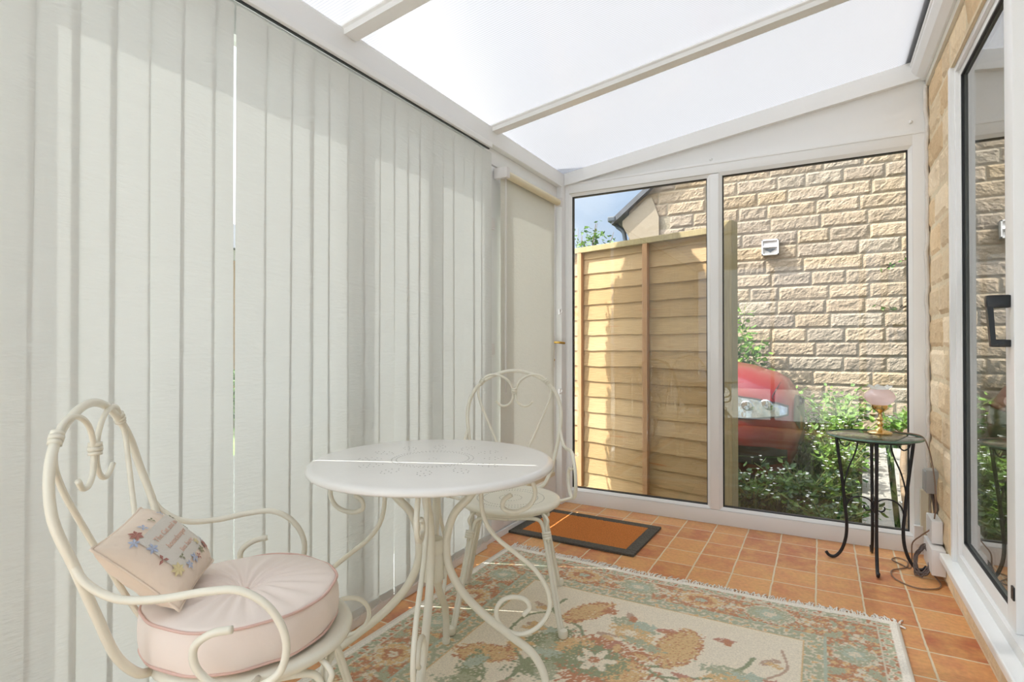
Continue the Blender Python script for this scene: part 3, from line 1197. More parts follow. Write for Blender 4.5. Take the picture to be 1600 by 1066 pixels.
bm = B()
stations = [0, .008, .02, .035, .05, .08, .12, .17, .22, .3, .4, .5, .65, .8, 1.0, 1.3, 1.7, 2.2, 2.8, 3.3, 3.7, 3.9, 4.0, 4.1, 4.15]
NA = 48
rings = []
for s in stations:
    t, b, hw = interp(TOP, s), interp(BOT, s), interp(HW, s)
    zc, h = (t + b) / 2, (t - b) / 2
    rg = []
    for k in range(NA):
        a = 2 * pi * k / NA
        e_ = 2 / 3.2
        yy = hw * math.copysign(abs(cos(a)) ** e_, cos(a))
        zz = zc + h * math.copysign(abs(sin(a)) ** e_, sin(a))
        rg.append(bm.verts.new((-s, yy, zz)))
    rings.append(rg)
for A, Bq in zip(rings, rings[1:]):
    for k in range(NA):
        bm.faces.new((A[k], A[(k + 1) % NA], Bq[(k + 1) % NA], Bq[k]))
bm.faces.new(rings[0])
bm.faces.new(rings[-1])
obj('body', bm, M['carred'], car, True)
# cabin
bm = B()
rings = []
for s, t, hw in ((1.05, 1.10, .74), (1.35, 1.28, .70), (1.8, 1.50, .62), (2.3, 1.56, .60), (3.2, 1.52, .60), (3.75, 1.35, .64), (4.0, 1.08, .70)):
    rg = []
    for k in range(24):
        a = pi * k / 23
        rg.append(bm.verts.new((-s, hw * math.copysign(abs(cos(a)) ** .6, cos(a)), 1.0 + (t - 1.0) * abs(sin(a)) ** .6)))
    rings.append(rg)
for A, Bq in zip(rings, rings[1:]):
    for k in range(23):
        bm.faces.new((A[k], A[k + 1], Bq[k + 1], Bq[k]))
obj('cabin', bm, M['carglass'], car, True)


def patch(outline_top, outline_bot, s0, s1, off, m, name, nu=28, nv=10, side=-1, sm=True, parent=None):
    bm = B()

    def fn_(u, v):
        s = s0 + (s1 - s0) * u
        zt, zb_ = interp(outline_top, u), interp(outline_bot, u)
        zz = zb_ + (zt - zb_) * v
        sc = max(s, .001)
        return Vector((-s + off * (.6 if s < .15 else .0), side * (carside(sc, zz) + off), zz))
    grid(bm, nu, nv, fn_)
    return obj(name, bm, m, parent or car, sm)


for sd_ in (-1, 1):
    # almond headlight, dark rim below, clear cover over
    rim = patch([(0, .735), (.15, .765), (.5, .80), (.8, .822), (1, .822)], [(0, .66), (.15, .645), (.5, .632), (.85, .625), (1, .635)], .09, .62, .003, M['carblack'], 'headlight_rim', side=sd_)
    hl = patch([(0, .722), (.15, .752), (.5, .787), (.8, .81), (1, .81)], [(0, .672), (.15, .657), (.5, .645), (.85, .637), (1, .645)], .10, .61, .006, M['headlight'], 'headlight', side=sd_)
    for q, (uc, zc_, rad) in enumerate(((.24, .735, .055), (.37, .725, .055), (.50, .735, .06))):
        bb = lathe(B(), [(rad * .3, -.012), (rad * .62, -.006), (rad * .85, .002), (rad * .9, .006)], 20)
        lm = obj('lamp_bowl', bb, M['chrome'], hl, True)
        lm.location = (-uc, sd_ * (carside(uc, zc_) + .006), zc_)
        lm.rotation_euler = (radians(80) * (-sd_) * -1, 0, 0)
    patch([(0, .40), (.3, .425), (1, .43)], [(0, .30), (.3, .275), (1, .285)], .10, .52, .004, M['carblack'], 'fog_lamp_recess', side=sd_)
    patch([(0, .352), (1, .352)], [(0, .340), (1, .338)], .11, .50, .012, M['chrome'], 'fog_lamp_trim', side=sd_)
    # seam between bonnet and wing / bumper
    bm = B()
    pts = [Vector((-s, sd_ * (carside(s, z) + .0005), z)) for s, z in ((.155, .90), (.17, .87), (.185, .84), (.2, .80), (.19, .78))]
    tube(bm, pts, .0028, 6)
    obj('panel_gap', bm, M['carblack'], car)
# front grille
bm = B()
grid(bm, 30, 10, lambda u, v: (lambda y, z: Vector((.006 + .0 - .10 * (abs(y) / .60) ** 3.0, y, z)))((u - .5) * 1.0, .42 + .30 * v))
obj('grille', bm, M['carblack'], car, True)
patch([(0, .76), (1, .80)], [(0, .54), (1, .62)], .016, .058, .005, M['carblack'], 'grille_corner', 10, 8, -1)
for sx_ in (-.85, -3.35):
    for sy in (-.80, .80):
        wh = B()
        lathe(wh, [(.20, -.10), (.30, -.10), (.325, -.07), (.325, .07), (.30, .10), (.20, .10)], 32)
        o = obj('tyre', wh, M['tyre'], car, 'auto')
        o.location = (sx_, sy, .325)
        o.rotation_euler = (pi / 2, 0, 0)
        wh = B()
        lathe(wh, [(0, .06), (.05, .07), (.16, .05), (.20, .09), (.20, -.09), (0, -.09)], 24)
        o = obj('wheel_rim', wh, M['chrome'], o, 'auto')

# ------------------------------------------------------------------ planting
def leaf(bm, p, dirv, ln, wd, mi=0, rnd=random):
    d = dirv.normalized()
    s = d.cross(Vector((0, 0, 1)))
    if s.length < .1:
        s = Vector((1, 0, 0))
    s = s.normalized()
    s = Matrix.Rotation(rnd.uniform(-.9, .9), 3, d) @ s
    n = d.cross(s)
    pts = [p, p + d * ln * .35 + s * wd * .5 - n * ln * .03, p + d * ln * .75 + s * wd * .36, p + d * ln - n * ln * .12, p + d * ln * .75 - s * wd * .36, p + d * ln * .35 - s * wd * .5 - n * ln * .03, p + d * ln * .5 + n * ln * .06]
    v = [bm.verts.new(q) for q in pts]
    for a, b in ((0, 1), (1, 2), (2, 3), (3, 4), (4, 5), (5, 0)):
        f = bm.faces.new((v[6], v[a], v[b]))
        f.material_index = mi


def shrub(name, label, cat, loc, size, nleaf, ll, mats, seed, group=None, stems=7, droop=.2, flowers=0):
    rnd = random.Random(seed)
    t = thing(name, label, cat, loc, 0, group)
    st, lf_ = B(), B()
    fl = B()
    per = nleaf // stems
    for k in range(stems):
        a = 2 * pi * k / stems + rnd.uniform(-.4, .4)
        top = Vector((cos(a) * size[0] * rnd.uniform(.2, 1), sin(a) * size[1] * rnd.uniform(.2, 1), size[2] * rnd.uniform(.55, 1)))
        mid = Vector((top.x * .35, top.y * .35, top.z * .55))
        path = spline([Vector((0, 0, 0)), mid, top], 6)
        tube(st, path, lambda q: .007 * (1 - q) + .002, 5, sub=1)
        for _ in range(per):
            u = rnd.uniform(.12, 1)
            p = path[min(len(path) - 1, int(u * (len(path) - 1)))]
            d = Vector((rnd.uniform(-1, 1), rnd.uniform(-1, 1), rnd.uniform(-.4, .8)))
            p2 = p + d * ll * rnd.uniform(.2, 1.3)
            leaf(lf_, p2, d + Vector((0, 0, -droop)), ll * rnd.uniform(.6, 1.2), ll * rnd.uniform(.4, .75), 0 if rnd.random() < .6 else 1, rnd)
        for _ in range(flowers):
            p = path[-1] + Vector((rnd.uniform(-.1, .1), rnd.uniform(-.1, .1), rnd.uniform(-.05, .07)))
            tube(st, [p - Vector((0, 0, .05)), p], .0015, 4, sub=1)
            for j in range(7):
                an = 2 * pi * j / 7
                dd = Vector((cos(an), sin(an), .25))
                leaf(fl, p, dd, .012, .007, 0, rnd)
    obj('stem', st, M['stem'], t, True)
    obj('foliage', lf_, mats, t)
    if flowers:
        obj('flower', fl, M['petal'], t)
    else:
        fl.free()
    return t


LM = [M['leafmid'], M['leafdark']]
LL = [M['leaflight'], M['leafmid']]
shrub('leafy_shrub', 'bright green leafy shrub against the stone wall above the red car', 'shrub', (-.80, 6.32, .0), (.40, .13, 1.50), 1250, .085, LL, 21, stems=13)
shrub('leafy_shrub', 'low green bush at the foot of the stone wall, right of the red car', 'shrub', (.15, 6.1, .05), (.55, .3, .62), 900, .06, LL, 22, stems=16)
shrub('leafy_shrub', 'yellow-green bush at the foot of the stone wall behind the glass table lamp', 'shrub', (.75, 6.1, .05), (.5, .3, .52), 900, .06, LL, 24, stems=16)
shrub('flowering_weed', 'dark green weeds with white daisies beside the fence post', 'weed', (-.42, 4.25, -.12), (.34, .2, .30), 420, .05, LM, 30, stems=12, flowers=3)
shrub('flowering_weed', 'sprawling green weed with daisies in front of the car bumper', 'weed', (-.10, 4.35, -.12), (.40, .25, .32), 620, .055, LM, 31, stems=14, flowers=3)
shrub('flowering_weed', 'tall light weed with daisies seen through the side table legs', 'weed', (.12, 4.7, -.10), (.24, .25, .58), 620, .05, LL, 32, stems=14, flowers=3)
shrub('flowering_weed', 'small weed clump at the bottom edge of the right pane', 'weed', (.02, 3.95, -.14), (.34, .16, .26), 420, .045, LM, 33, stems=12, flowers=2)
shrub('flowering_weed', 'weed growing over the weathered boards by the side table', 'weed', (.86, 4.9, -.10), (.22, .3, .5), 420, .05, LL, 34, stems=12, flowers=1)
shrub('flowering_weed', 'green weed under the nose of the red car', 'weed', (.12, 5.1, -.10), (.28, .3, .46), 640, .055, LM, 35, stems=16, flowers=2)
shrub('flowering_weed', 'bushy green weed right of the car nose', 'weed', (.14, 5.45, -.02), (.30, .3, .50), 760, .055, LL, 36, stems=14, flowers=2)
# trailing twigs on the wall at the right
for i, (x, z, lab) in enumerate(((.74, 1.83, 'upper green creeper tip on the stone wall at the right pane edge'), (.70, 1.38, 'lower dry creeper twig on the stone wall at the right pane edge'))):
    bm = B()
    rnd = random.Random(40 + i)
    t = thing('creeper_twig', lab, 'creeper', (x, NY - .08, z))
    path = spline([Vector((.25, .03, .06)), Vector((.05, -.02, .05)), Vector((-.10, -.03, .02)), Vector((-.22, -.02, -.07 + .14 * i))], 6)
    obj('stem', tube(B(), path, .004, 5, sub=1), M['bark'], t)
    for k in range(26):
        p = path[rnd.randrange(len(path))]
        leaf(bm, p, Vector((rnd.uniform(-1, 1), rnd.uniform(-.6, 0), rnd.uniform(-.6, .6))), .05, .025, k % 2, rnd)
    obj('foliage', bm, [M['leafmid'], M['bark']], t)
# tree beyond
tr = thing('garden_tree', 'leafy tree against the blue sky beyond the fence', 'tree', (-4.95, 12, -.1))
rnd = random.Random(77)
st, lf_ = B(), B()
tube(st, [(0, 0, 0), (.05, 0, 1.2), (-.05, .05, 2.4)], lambda q: .11 - .05 * q, 8)
for k in range(38):
    a = rnd.uniform(0, 2 * pi)
    r0 = rnd.uniform(.5, 1.35)
    top = Vector((cos(a) * r0, sin(a) * r0 * .6, rnd.uniform(3.2, 4.15) - .22 * r0))
    path = spline([Vector((-.05, .05, 1.8)), Vector((top.x * .5, top.y * .5, 2.5)), top], 6)
    tube(st, path, lambda q: .022 * (1 - q) + .004, 5, sub=1)
    for _ in range(75):
        u = rnd.uniform(.35, 1)
        p = path[min(len(path) - 1, int(u * (len(path) - 1)))] + Vector((rnd.gauss(0, .13), rnd.gauss(0, .13), rnd.gauss(0, .11)))
        leaf(lf_, p, Vector((rnd.uniform(-1, 1), rnd.uniform(-1, 1), rnd.uniform(-1, .5))), .10, .07, 0 if rnd.random() < .5 else 1, rnd)
obj('trunk', st, M['bark'], tr, True)
obj('foliage', lf_, [M['leafmid'], M['leafdark']], tr)
# tall unseen conifer, added outside on the left to shade the fence
cf = thing('shade_conifer', 'slim tall unseen conifer added outside the side door to shade the fence', 'tree', (-2.75, 3.09, -.12))
st, lf_ = B(), B()
tube(st, [(0, 0, 0), (0, 0, 1.8), (.02, 0, 3.9)], lambda q: .06 - .04 * q, 8)
for k in range(9500):
    z = rnd.uniform(.15, 4.1)
    R_ = .30 * min(1, (z + .6) / 1.2) * min(1, max(.08, (4.25 - z) / 1.1)) ** .6
    a = rnd.uniform(0, 2 * pi)
    r0 = R_ * sqrt(rnd.uniform(.05, 1))
    leaf(lf_, Vector((cos(a) * r0, sin(a) * r0, z)), Vector((cos(a) * .5, sin(a) * .5, 1)), .16, .08, k % 2, rnd)
obj('trunk', st, M['bark'], cf, True)
obj('foliage', lf_, [M['leafdark'], M['leafmid']], cf)
# weathered boards lying in the garden
for i, (x0_, y0_, x1_, y1_, lab) in enumerate(((.40, 5.75, .30, 4.0, 'left one of the grey weathered boards lying among the weeds'), (.62, 5.75, .50, 4.0, 'right one of the grey weathered boards lying among the weeds'))):
    d = Vector((x1_ - x0_, y1_ - y0_, 0))
    bm = box(B(), 0, d.length, -.085, .085, 0, .035, .004)
    o = tag(obj('weathered_board', bm, M['oldplank']), lab, 'board')
    o.location = (x0_, y0_, .14)
    o.rotation_euler = (0, radians(8.0), atan2(d.y, d.x))
bm = tube(B(), [(.62, 5.6, .34), (.52, 4.9, .14), (.47, 4.2, -.02), (.46, 3.9, -.08)], lambda q: .028 - .008 * q, 8)
tag(obj('dead_branch', bm, M['bark'], None, True), 'bare brown branch lying over the weathered boards', 'branch')
# ground cover
bm = B()
rnd = random.Random(55)
for k in range(9000):
    x, y = rnd.uniform(-.75, 1.3), rnd.uniform(3.66, 6.45)
    if (.24 < x < .74 and 3.8 < y < 5.9 and rnd.random() < .93) or (x < -.2 and 4.65 < y < 6.2):
        continue
    z = gz(x, y)
    leaf(bm, Vector((x, y, z)), Vector((rnd.uniform(-.8, .8), rnd.uniform(-.8, .8), 1)), rnd.uniform(.04, .13), rnd.uniform(.012, .04), k % 3, rnd)
tag(obj('ground_cover', bm, [M['leafmid'], M['leafdark'], M['leafdark']]), 'low green weeds covering the soil outside the right pane', 'ground cover', kind='stuff')  # mostly dark leaves: the shade near the ground is painted in
# what shows through the slit in the blinds
nb = thing('far_house', 'brick house with grey roof glimpsed through the slit in the blinds', 'house', (-15, 9.0, -.1))
obj('wall', box(B(), -2, 2, -5, 5, 0, 3.3), M['brickred'], nb)
obj('fascia', box(B(), -2.1, 2.1, -5.1, 5.1, 3.3, 3.55), M['render'], nb)
obj('roof', prism(B(), [(-2.4, 3.55), (2.4, 3.55), (0, 4.7)], 'y', -5.2, 5.2), M['slate'], nb)
hedge = B()
rnd = random.Random(9)
for k in range(1800):
    leaf(hedge, Vector((rnd.uniform(-.25, .25), rnd.uniform(-1.5, 1.5), rnd.uniform(0, .75))), Vector((rnd.uniform(-1, 1), rnd.uniform(-1, 1), rnd.uniform(-.2, 1))), .09, .05, k % 2, rnd)
o = tag(obj('hedge', hedge, LM), 'low clipped hedge outside the blinds', 'hedge')
o.location = (-8, 5.5, -.12)
o.rotation_euler = (0, 0, .5)


# ------------------------------------------------------------------ rug
def make_rug():
    X0, X1, Y0, Y1 = -1.418, .247, .16, 2.530
    zt = .009
    nx, ny = 340, 470
    C_BEIGE = lin((238, 227, 206)); C_RUST = lin((200, 146, 116)); C_GREEN = lin((184, 185, 158)); C_GOLD = lin((222, 190, 144))
    C_CREAM = lin((226, 215, 194)); C_DKGREEN = lin((160, 164, 134)); C_TEAL = lin((190, 198, 180)); C_RED = lin((200, 150, 130)); C_EDGE = lin((240, 233, 220))
    C_MAUVE = lin((200, 172, 150))
    rn = random.Random(4)
    dabs = []   # (x, y, rx, ry, ang, colour, rag)

    def dab(x, y, rx, ry, a, c, rag=.35):
        dabs.append((x, y, rx, ry, radians(a), c, rag, rn.uniform(0, 50)))

    def rosette(x, y, r, c1, c2, c3, asp=1.3, a=0):
        dab(x, y, r * asp * 1.12, r * 1.12, a, C_CREAM, .30)
        dab(x, y, r * asp, r, a, c1, .40)
        dab(x, y, r * asp * .60, r * .60, a, c2, .5)
        dab(x, y, r * asp * .30, r * .30, a, c3, .6)

    def sprig(x, y, r, c):
        for q in range(4):
            an = q * pi / 2 + .4
            dab(x + cos(an) * r * .6, y + sin(an) * r * .6, r * .5, r * .33, degrees_(an), c, .3)
        dab(x, y, r * .28, r * .28, 0, C_GOLD, .2)
    degrees_ = math.degrees
    # borders
    bw = .150
    for k, x in enumerate([X0 + .30 + i * .255 for i in range(5)]):
        for yy_ in (Y1 - bw, Y0 + bw):
            if k % 2 == 0:
                rosette(x - .08, yy_, .062, C_GREEN, C_TEAL, C_CREAM)
            else:
                rosette(x - .08, yy_, .060, C_GOLD, C_RUST, C_TEAL)
            sprig(x + .045, yy_, .030, C_CREAM)
    for k, y in enumerate([Y0 + .30 + i * .25 for i in range(8)]):
        for xx_ in (X0 + bw, X1 - bw):
            rosette(xx_, y, .062, (C_GOLD, C_GREEN)[k % 2], (C_RUST, C_TEAL)[k % 2], C_CREAM, 1.0)
            sprig(xx_ + .02, y + .125, .030, C_CREAM)
            dab(xx_ - .06, y + .11, .035, .02, 40, C_GREEN)
            dab(xx_ + .06, y + .14, .035, .02, -40, C_GREEN)
    # field
    def pod(x, y, rx, ry, a):
        dab(x, y, rx * 1.10, ry * 1.15, a, C_RUST, .25)
        dab(x, y, rx, ry, a, C_GOLD, .55)
    fld = [(-.80, 2.06, .115, .048, 62), (-.435, 1.965, .13, .062, 80), (-1.0, 1.62, .10, .05, 20), (-.30, 1.45, .12, .06, 100), (-.62, 1.1, .12, .05, 30), (-.95, .75, .1, .05, 70), (-.3, .7, .1, .05, 10)]
    for f_ in fld:
        pod(*f_)
    for (x, y, r) in ((-.60, 1.985, .085), (-.22, 1.82, .10), (-.95, 1.35, .09), (-.30, 1.16, .10), (-.75, .55, .09)):
        dab(x - .01, y + .055, r * 1.1, r * .5, -10, C_GREEN, .5)
        dab(x + .02, y + .06, r * .5, r * .4, 10, C_TEAL, .5)
        dab(x, y - .01, r, r * .62, -20, C_GOLD, .5)
        dab(x - .01, y - .005, r * .35, r * .3, 0, C_BEIGE, .6)
        dab(x + .05, y - .06, r * .9, r * .3, -15, C_GREEN, .5)
    for (x, y, r) in ((-.66, 1.755, .15), (-.62, .82, .15)):
        dab(x, y, r * 1.15, r, 0, C_RUST, .5)
        dab(x - .1, y + .05, r * .5, r * .35, 40, C_GOLD, .5)
        dab(x + .1, y - .02, r * .5, r * .5, 0, C_GOLD, .5)
        dab(x, y, r * .72, r * .62, 0, C_DKGREEN, .5)
        for q in range(6):
            an = q * pi / 3 + .3
            dab(x + cos(an) * r * .26, y + sin(an) * r * .24, r * .24, r * .1, degrees_(an), C_BEIGE, .2)
        dab(x, y, r * .13, r * .13, 0, C_RUST, .2)
    for (x, y, a) in ((-.86, 1.80, 60), (-.80, 1.66, 50), (-.45, 1.62, 40), (-.98, 1.5, 110), (-.42, 1.30, 80), (-.8, 1.2, 20), (-.2, 1.6, 120)):
        dab(x, y, .12, .045, a, C_DKGREEN, .6)
        dab(x + .03, y - .05, .07, .03, a + 50, C_GREEN, .6)
        dab(x - .02, y + .06, .05, .025, a - 40, C_TEAL, .5)
    for (x, y) in ((-.64, 2.10), (-.50, 2.06), (-.68, 1.93), (-.54, 1.86), (-.63, 1.875), (-.73, 2.11), (-.93, 1.86), (-.94, 1.72), (-.38, 1.80), (-.15, 2.02), (-.27, 1.72),
                   (-.98, 2.02), (-.86, 1.50), (-.70, 1.44), (-.5, 1.44), (-.2, 1.35), (-.9, 1.05), (-.5, .95), (-.2, .9), (-.3, 2.09), (-.12, 1.9)):
        dab(x, y, .036, .016, rn.uniform(0, 180), rn.choice((C_RED, C_RUST, C_MAUVE)), .4)
        dab(x + .012, y - .014, .026, .014, rn.uniform(0, 180), rn.choice((C_RUST, C_GREEN, C_GOLD)), .4)
    for (x, y) in ((-.93, 1.85), (-.92, 1.73)):
        sprig(x, y, .045, C_GOLD)
    vines = []

    def vine(pts, wd_=.0065, c=C_DKGREEN):
        vines.append(([(p.x, p.y) for p in spline([Vector((a_, b_, 0)) for a_, b_ in pts], 10)], wd_, c))
    vine([(-.92, 2.12), (-.93, 2.02), (-.86, 1.965), (-.78, 1.93), (-.74, 1.875), (-.66, 1.86)])
    vine([(-.56, 1.83), (-.52, 1.80), (-.45, 1.83), (-.42, 1.86)])
    vine([(-.48, 1.76), (-.38, 1.79), (-.28, 1.86), (-.22, 1.95), (-.20, 2.02)])
    vine([(-.50, 1.79), (-.40, 1.74), (-.32, 1.70), (-.24, 1.70)])
    vine([(-.93, 1.99), (-.99, 1.93), (-1.0, 1.80), (-.93, 1.70), (-.86, 1.62), (-.86, 1.5)])
    vine([(-.93, 1.70), (-.82, 1.72), (-.74, 1.66)])
    vine([(-.12, 2.12), (-.10, 2.0), (-.16, 1.9)], .0045, C_MAUVE)
    vine([(-1.02, 1.45), (-.8, 1.40), (-.6, 1.50), (-.4, 1.52), (-.2, 1.44)])
    vine([(-1.0, 1.15), (-.8, 1.0), (-.5, 1.02), (-.2, 1.1)])
    cellsz = .05
    buckets = {}

    def reg(item, bx0, bx1, by0, by1):
        for i in range(int(math.floor(bx0 / cellsz)), int(math.floor(bx1 / cellsz)) + 1):
            for j in range(int(math.floor(by0 / cellsz)), int(math.floor(by1 / cellsz)) + 1):
                buckets.setdefault((i, j), []).append(item)
    for n_, d in enumerate(dabs):
        R_ = max(d[2], d[3]) * 1.5
        reg((n_, 0, d), d[0] - R_, d[0] + R_, d[1] - R_, d[1] + R_)
    for pts, wd_, c in vines:
        for (ax, ay), (bx, by) in zip(pts, pts[1:]):
            reg((10000, 1, (ax, ay, bx, by, wd_, c)), min(ax, bx) - wd_ * 2, max(ax, bx) + wd_ * 2, min(ay, by) - wd_ * 2, max(ay, by) + wd_ * 2)
    nz = noise.noise
    rn2 = random.Random(8)

    def colour(x, y):
        e = min(x - X0, X1 - x, y - Y0, Y1 - y)
        jx = nz(Vector((x * 45, y * 45, 0)))
        if e < .026:
            return C_EDGE
        if e < .068:
            f = nz(Vector((x * 62, y * 62, 7)))
            return C_GREEN if f > .05 else (C_CREAM if f > -.22 else C_RUST)
        if e < .072:
            return C_CREAM
        if e < .232:
            c = C_RUST
            f = nz(Vector((x * 36, y * 36, 3))) + .5 * nz(Vector((x * 85, y * 85, 9)))
            g = nz(Vector((x * 40, y * 40, 13)))
            if f > .22:
                c = C_GREEN
            elif f < -.30:
                c = C_GOLD
            elif g > .36:
                c = C_CREAM
        elif e < .240:
            return C_TEAL
        elif e < .300:
            f = nz(Vector((x * 58, y * 58, 5)))
            return C_GREEN if f > -.05 else (C_CREAM if f > -.3 else C_GOLD)
        elif e < .305:
            return C_GOLD
        else:
            c = C_BEIGE
        if .072 <= e < .232 and rn2.random() < .16:
            c = rn2.choice((C_RUST, C_GREEN, C_GOLD, C_CREAM, C_MAUVE) if e < .3 else (C_CREAM, C_MAUVE, C_GREEN))
        best = -1
        for n_, ty, d in buckets.get((int(math.floor(x / cellsz)), int(math.floor(y / cellsz))), ()):
            if ty == 0:
                if n_ < best:
                    continue
                dx, dy = x - d[0], y - d[1]
                ca, sa = cos(d[4]), sin(d[4])
                u, v = (dx * ca + dy * sa) / d[2], (-dx * sa + dy * ca) / d[3]
                rr2 = u * u + v * v
                lim = 1 + d[6] * (1.7 * nz(Vector((x * 60 + d[7], y * 60, d[7]))) + 1.6 * nz(Vector((x * 110, y * 110, d[7]))))
                if rr2 < lim:
                    if rn2.random() < .10:
                        continue
                    best = n_
                    c = d[5]
            else:
                ax, ay, bx, by, wd_, cc = d
                lx, ly = bx - ax, by - ay
                t = max(0, min(1, ((x - ax) * lx + (y - ay) * ly) / (lx * lx + ly * ly + 1e-12)))
                if hypot(x - ax - t * lx, y - ay - t * ly) < wd_ * (1 + .5 * jx) and best < 0:
                    c = cc
        return c
    import array
    verts = []
    cols = []
    for j in range(ny + 1):
        for i in range(nx + 1):
            x, y = X0 + (X1 - X0) * i / nx, Y0 + (Y1 - Y0) * j / ny
            c = colour(x, y)
            # pulled, slightly wavy far edge
            t = max(0, (y - 2.2) / .33)
            yy_ = y + t * t * (.012 * sin(x * 3.4 + .6) + .004 * sin(x * 11))
            verts.append((x, yy_, zt + .0008 * nz(Vector((x * 9, y * 9, 0)))))
            cols.extend((*c, 1.0))
    faces = []
    for j in range(ny):
        for i in range(nx):
            a = j * (nx + 1) + i
            faces.append((a, a + 1, a + nx + 2, a + nx + 1))
    # skirt down to the floor
    top_n = len(verts)
    ringi = [i for i in range(nx + 1)] + [j * (nx + 1) + nx for j in range(1, ny + 1)] + [ny * (nx + 1) + i for i in range(nx - 1, -1, -1)] + [j * (nx + 1) for j in range(ny - 1, 0, -1)]
    for k, a in enumerate(ringi):
        v = verts[a]
        verts.append((v[0], v[1], .0005))
        cols.extend((*C_EDGE, 1.0))
    n = len(ringi)
    for k in range(n):
        faces.append((ringi[k], top_n + k, top_n + (k + 1) % n, ringi[(k + 1) % n]))
    me = bpy.data.meshes.new('rug')
    me.from_pydata(verts, [], faces)
    at = me.color_attributes.new('weave', 'FLOAT_COLOR', 'POINT')
    at.data.foreach_set('color', cols)
    me.materials.append(M['rug'])
    me.update()
    o = bpy.data.objects.new('pile', me)
    COL.objects.link(o)
    root = thing('rug', 'faded beige oriental rug with green and rust flowers and a white fringe', 'rug', ((X0 + X1) / 2, (Y0 + Y1) / 2, 0))
    o.parent = root
    o.location = -root.location
    # fringe
    fr = B()
    rn = random.Random(12)
    x = X0 + .006
    while x < X1 + .012:
        ye = Y1 + .012 * sin(x * 3.4 + .6) + .004 * sin(x * 11)
        ln = rn.uniform(.026, .056) if x > -1.15 else rn.uniform(.04, .085)
        lean = rn.uniform(-.018, .018) + (0 if x > -1.15 else rn.uniform(-.03, .01))
        p = [(x, ye - .004, .006), (x + lean * .4, ye + ln * .5, .005 + rn.uniform(0, .004)), (x + lean, ye + ln, .0025)]
        tube(fr, p, .0021, 5, sub=3)
        x += rn.uniform(.0035, .006)
    for k in range(5):
        tube(fr, [(X1 - .002, Y1 - .006, .006), (X1 + .012, Y1 - .005 - .002 * k, .006), (X1 + .024, Y1 - .008 - .002 * k, .003)], .002, 5, sub=3)
    f = obj('fringe', fr, M['fringe'], root, True, kind='stuff')
    f.location = -root.location
    bd = B()
    tube(bd, [(X1, Y0, .006), (X1, Y1, .006)], .006, 8, sub=1)
    b_ = obj('binding', bd, M['rugedge'], root, True)
    b_.location = -root.location
    bd = tube(B(), [(X0, Y0, .006), (X0, Y1, .006)], .006, 8, sub=1)
    b_ = obj('binding', bd, M['rugedge'], root, True)
    b_.location = -root.location


make_rug()

# ------------------------------------------------------------------ doormat
dm = thing('doormat', 'orange coir doormat with a dark grey rubber border by the corner door', 'doormat', (-1.17, 2.975, 0), radians(-1.5))
bm = B()
hx, hy_ = .362, .250
for (a, b, c, d) in ((-hx, hx, -hy_, -hy_ + .06), (-hx, hx, hy_ - .06, hy_), (-hx, -hx + .06, -hy_ + .06, hy_ - .06), (hx - .06, hx, -hy_ + .06, hy_ - .06)):
    box(bm, a, b, c, d, 0, .013, .004)
obj('border', bm, M['rubber'], dm)
bm = B()
grid(bm, 60, 40, lambda u, v: Vector(((u - .5) * (2 * hx - .118), (v - .5) * (2 * hy_ - .118), .0125 + .003 * noise.noise(Vector((u * 60, v * 40, 1))))))
obj('coir_pile', bm, M['coir'], dm)
obj('backing', box(B(), -hx + .058, hx - .058, -hy_ + .058, hy_ - .058, .001, .008), M['rubber'], dm)


# ------------------------------------------------------------------ garden chairs
RZ = .010    # the rug's thickness: the furniture stands on it


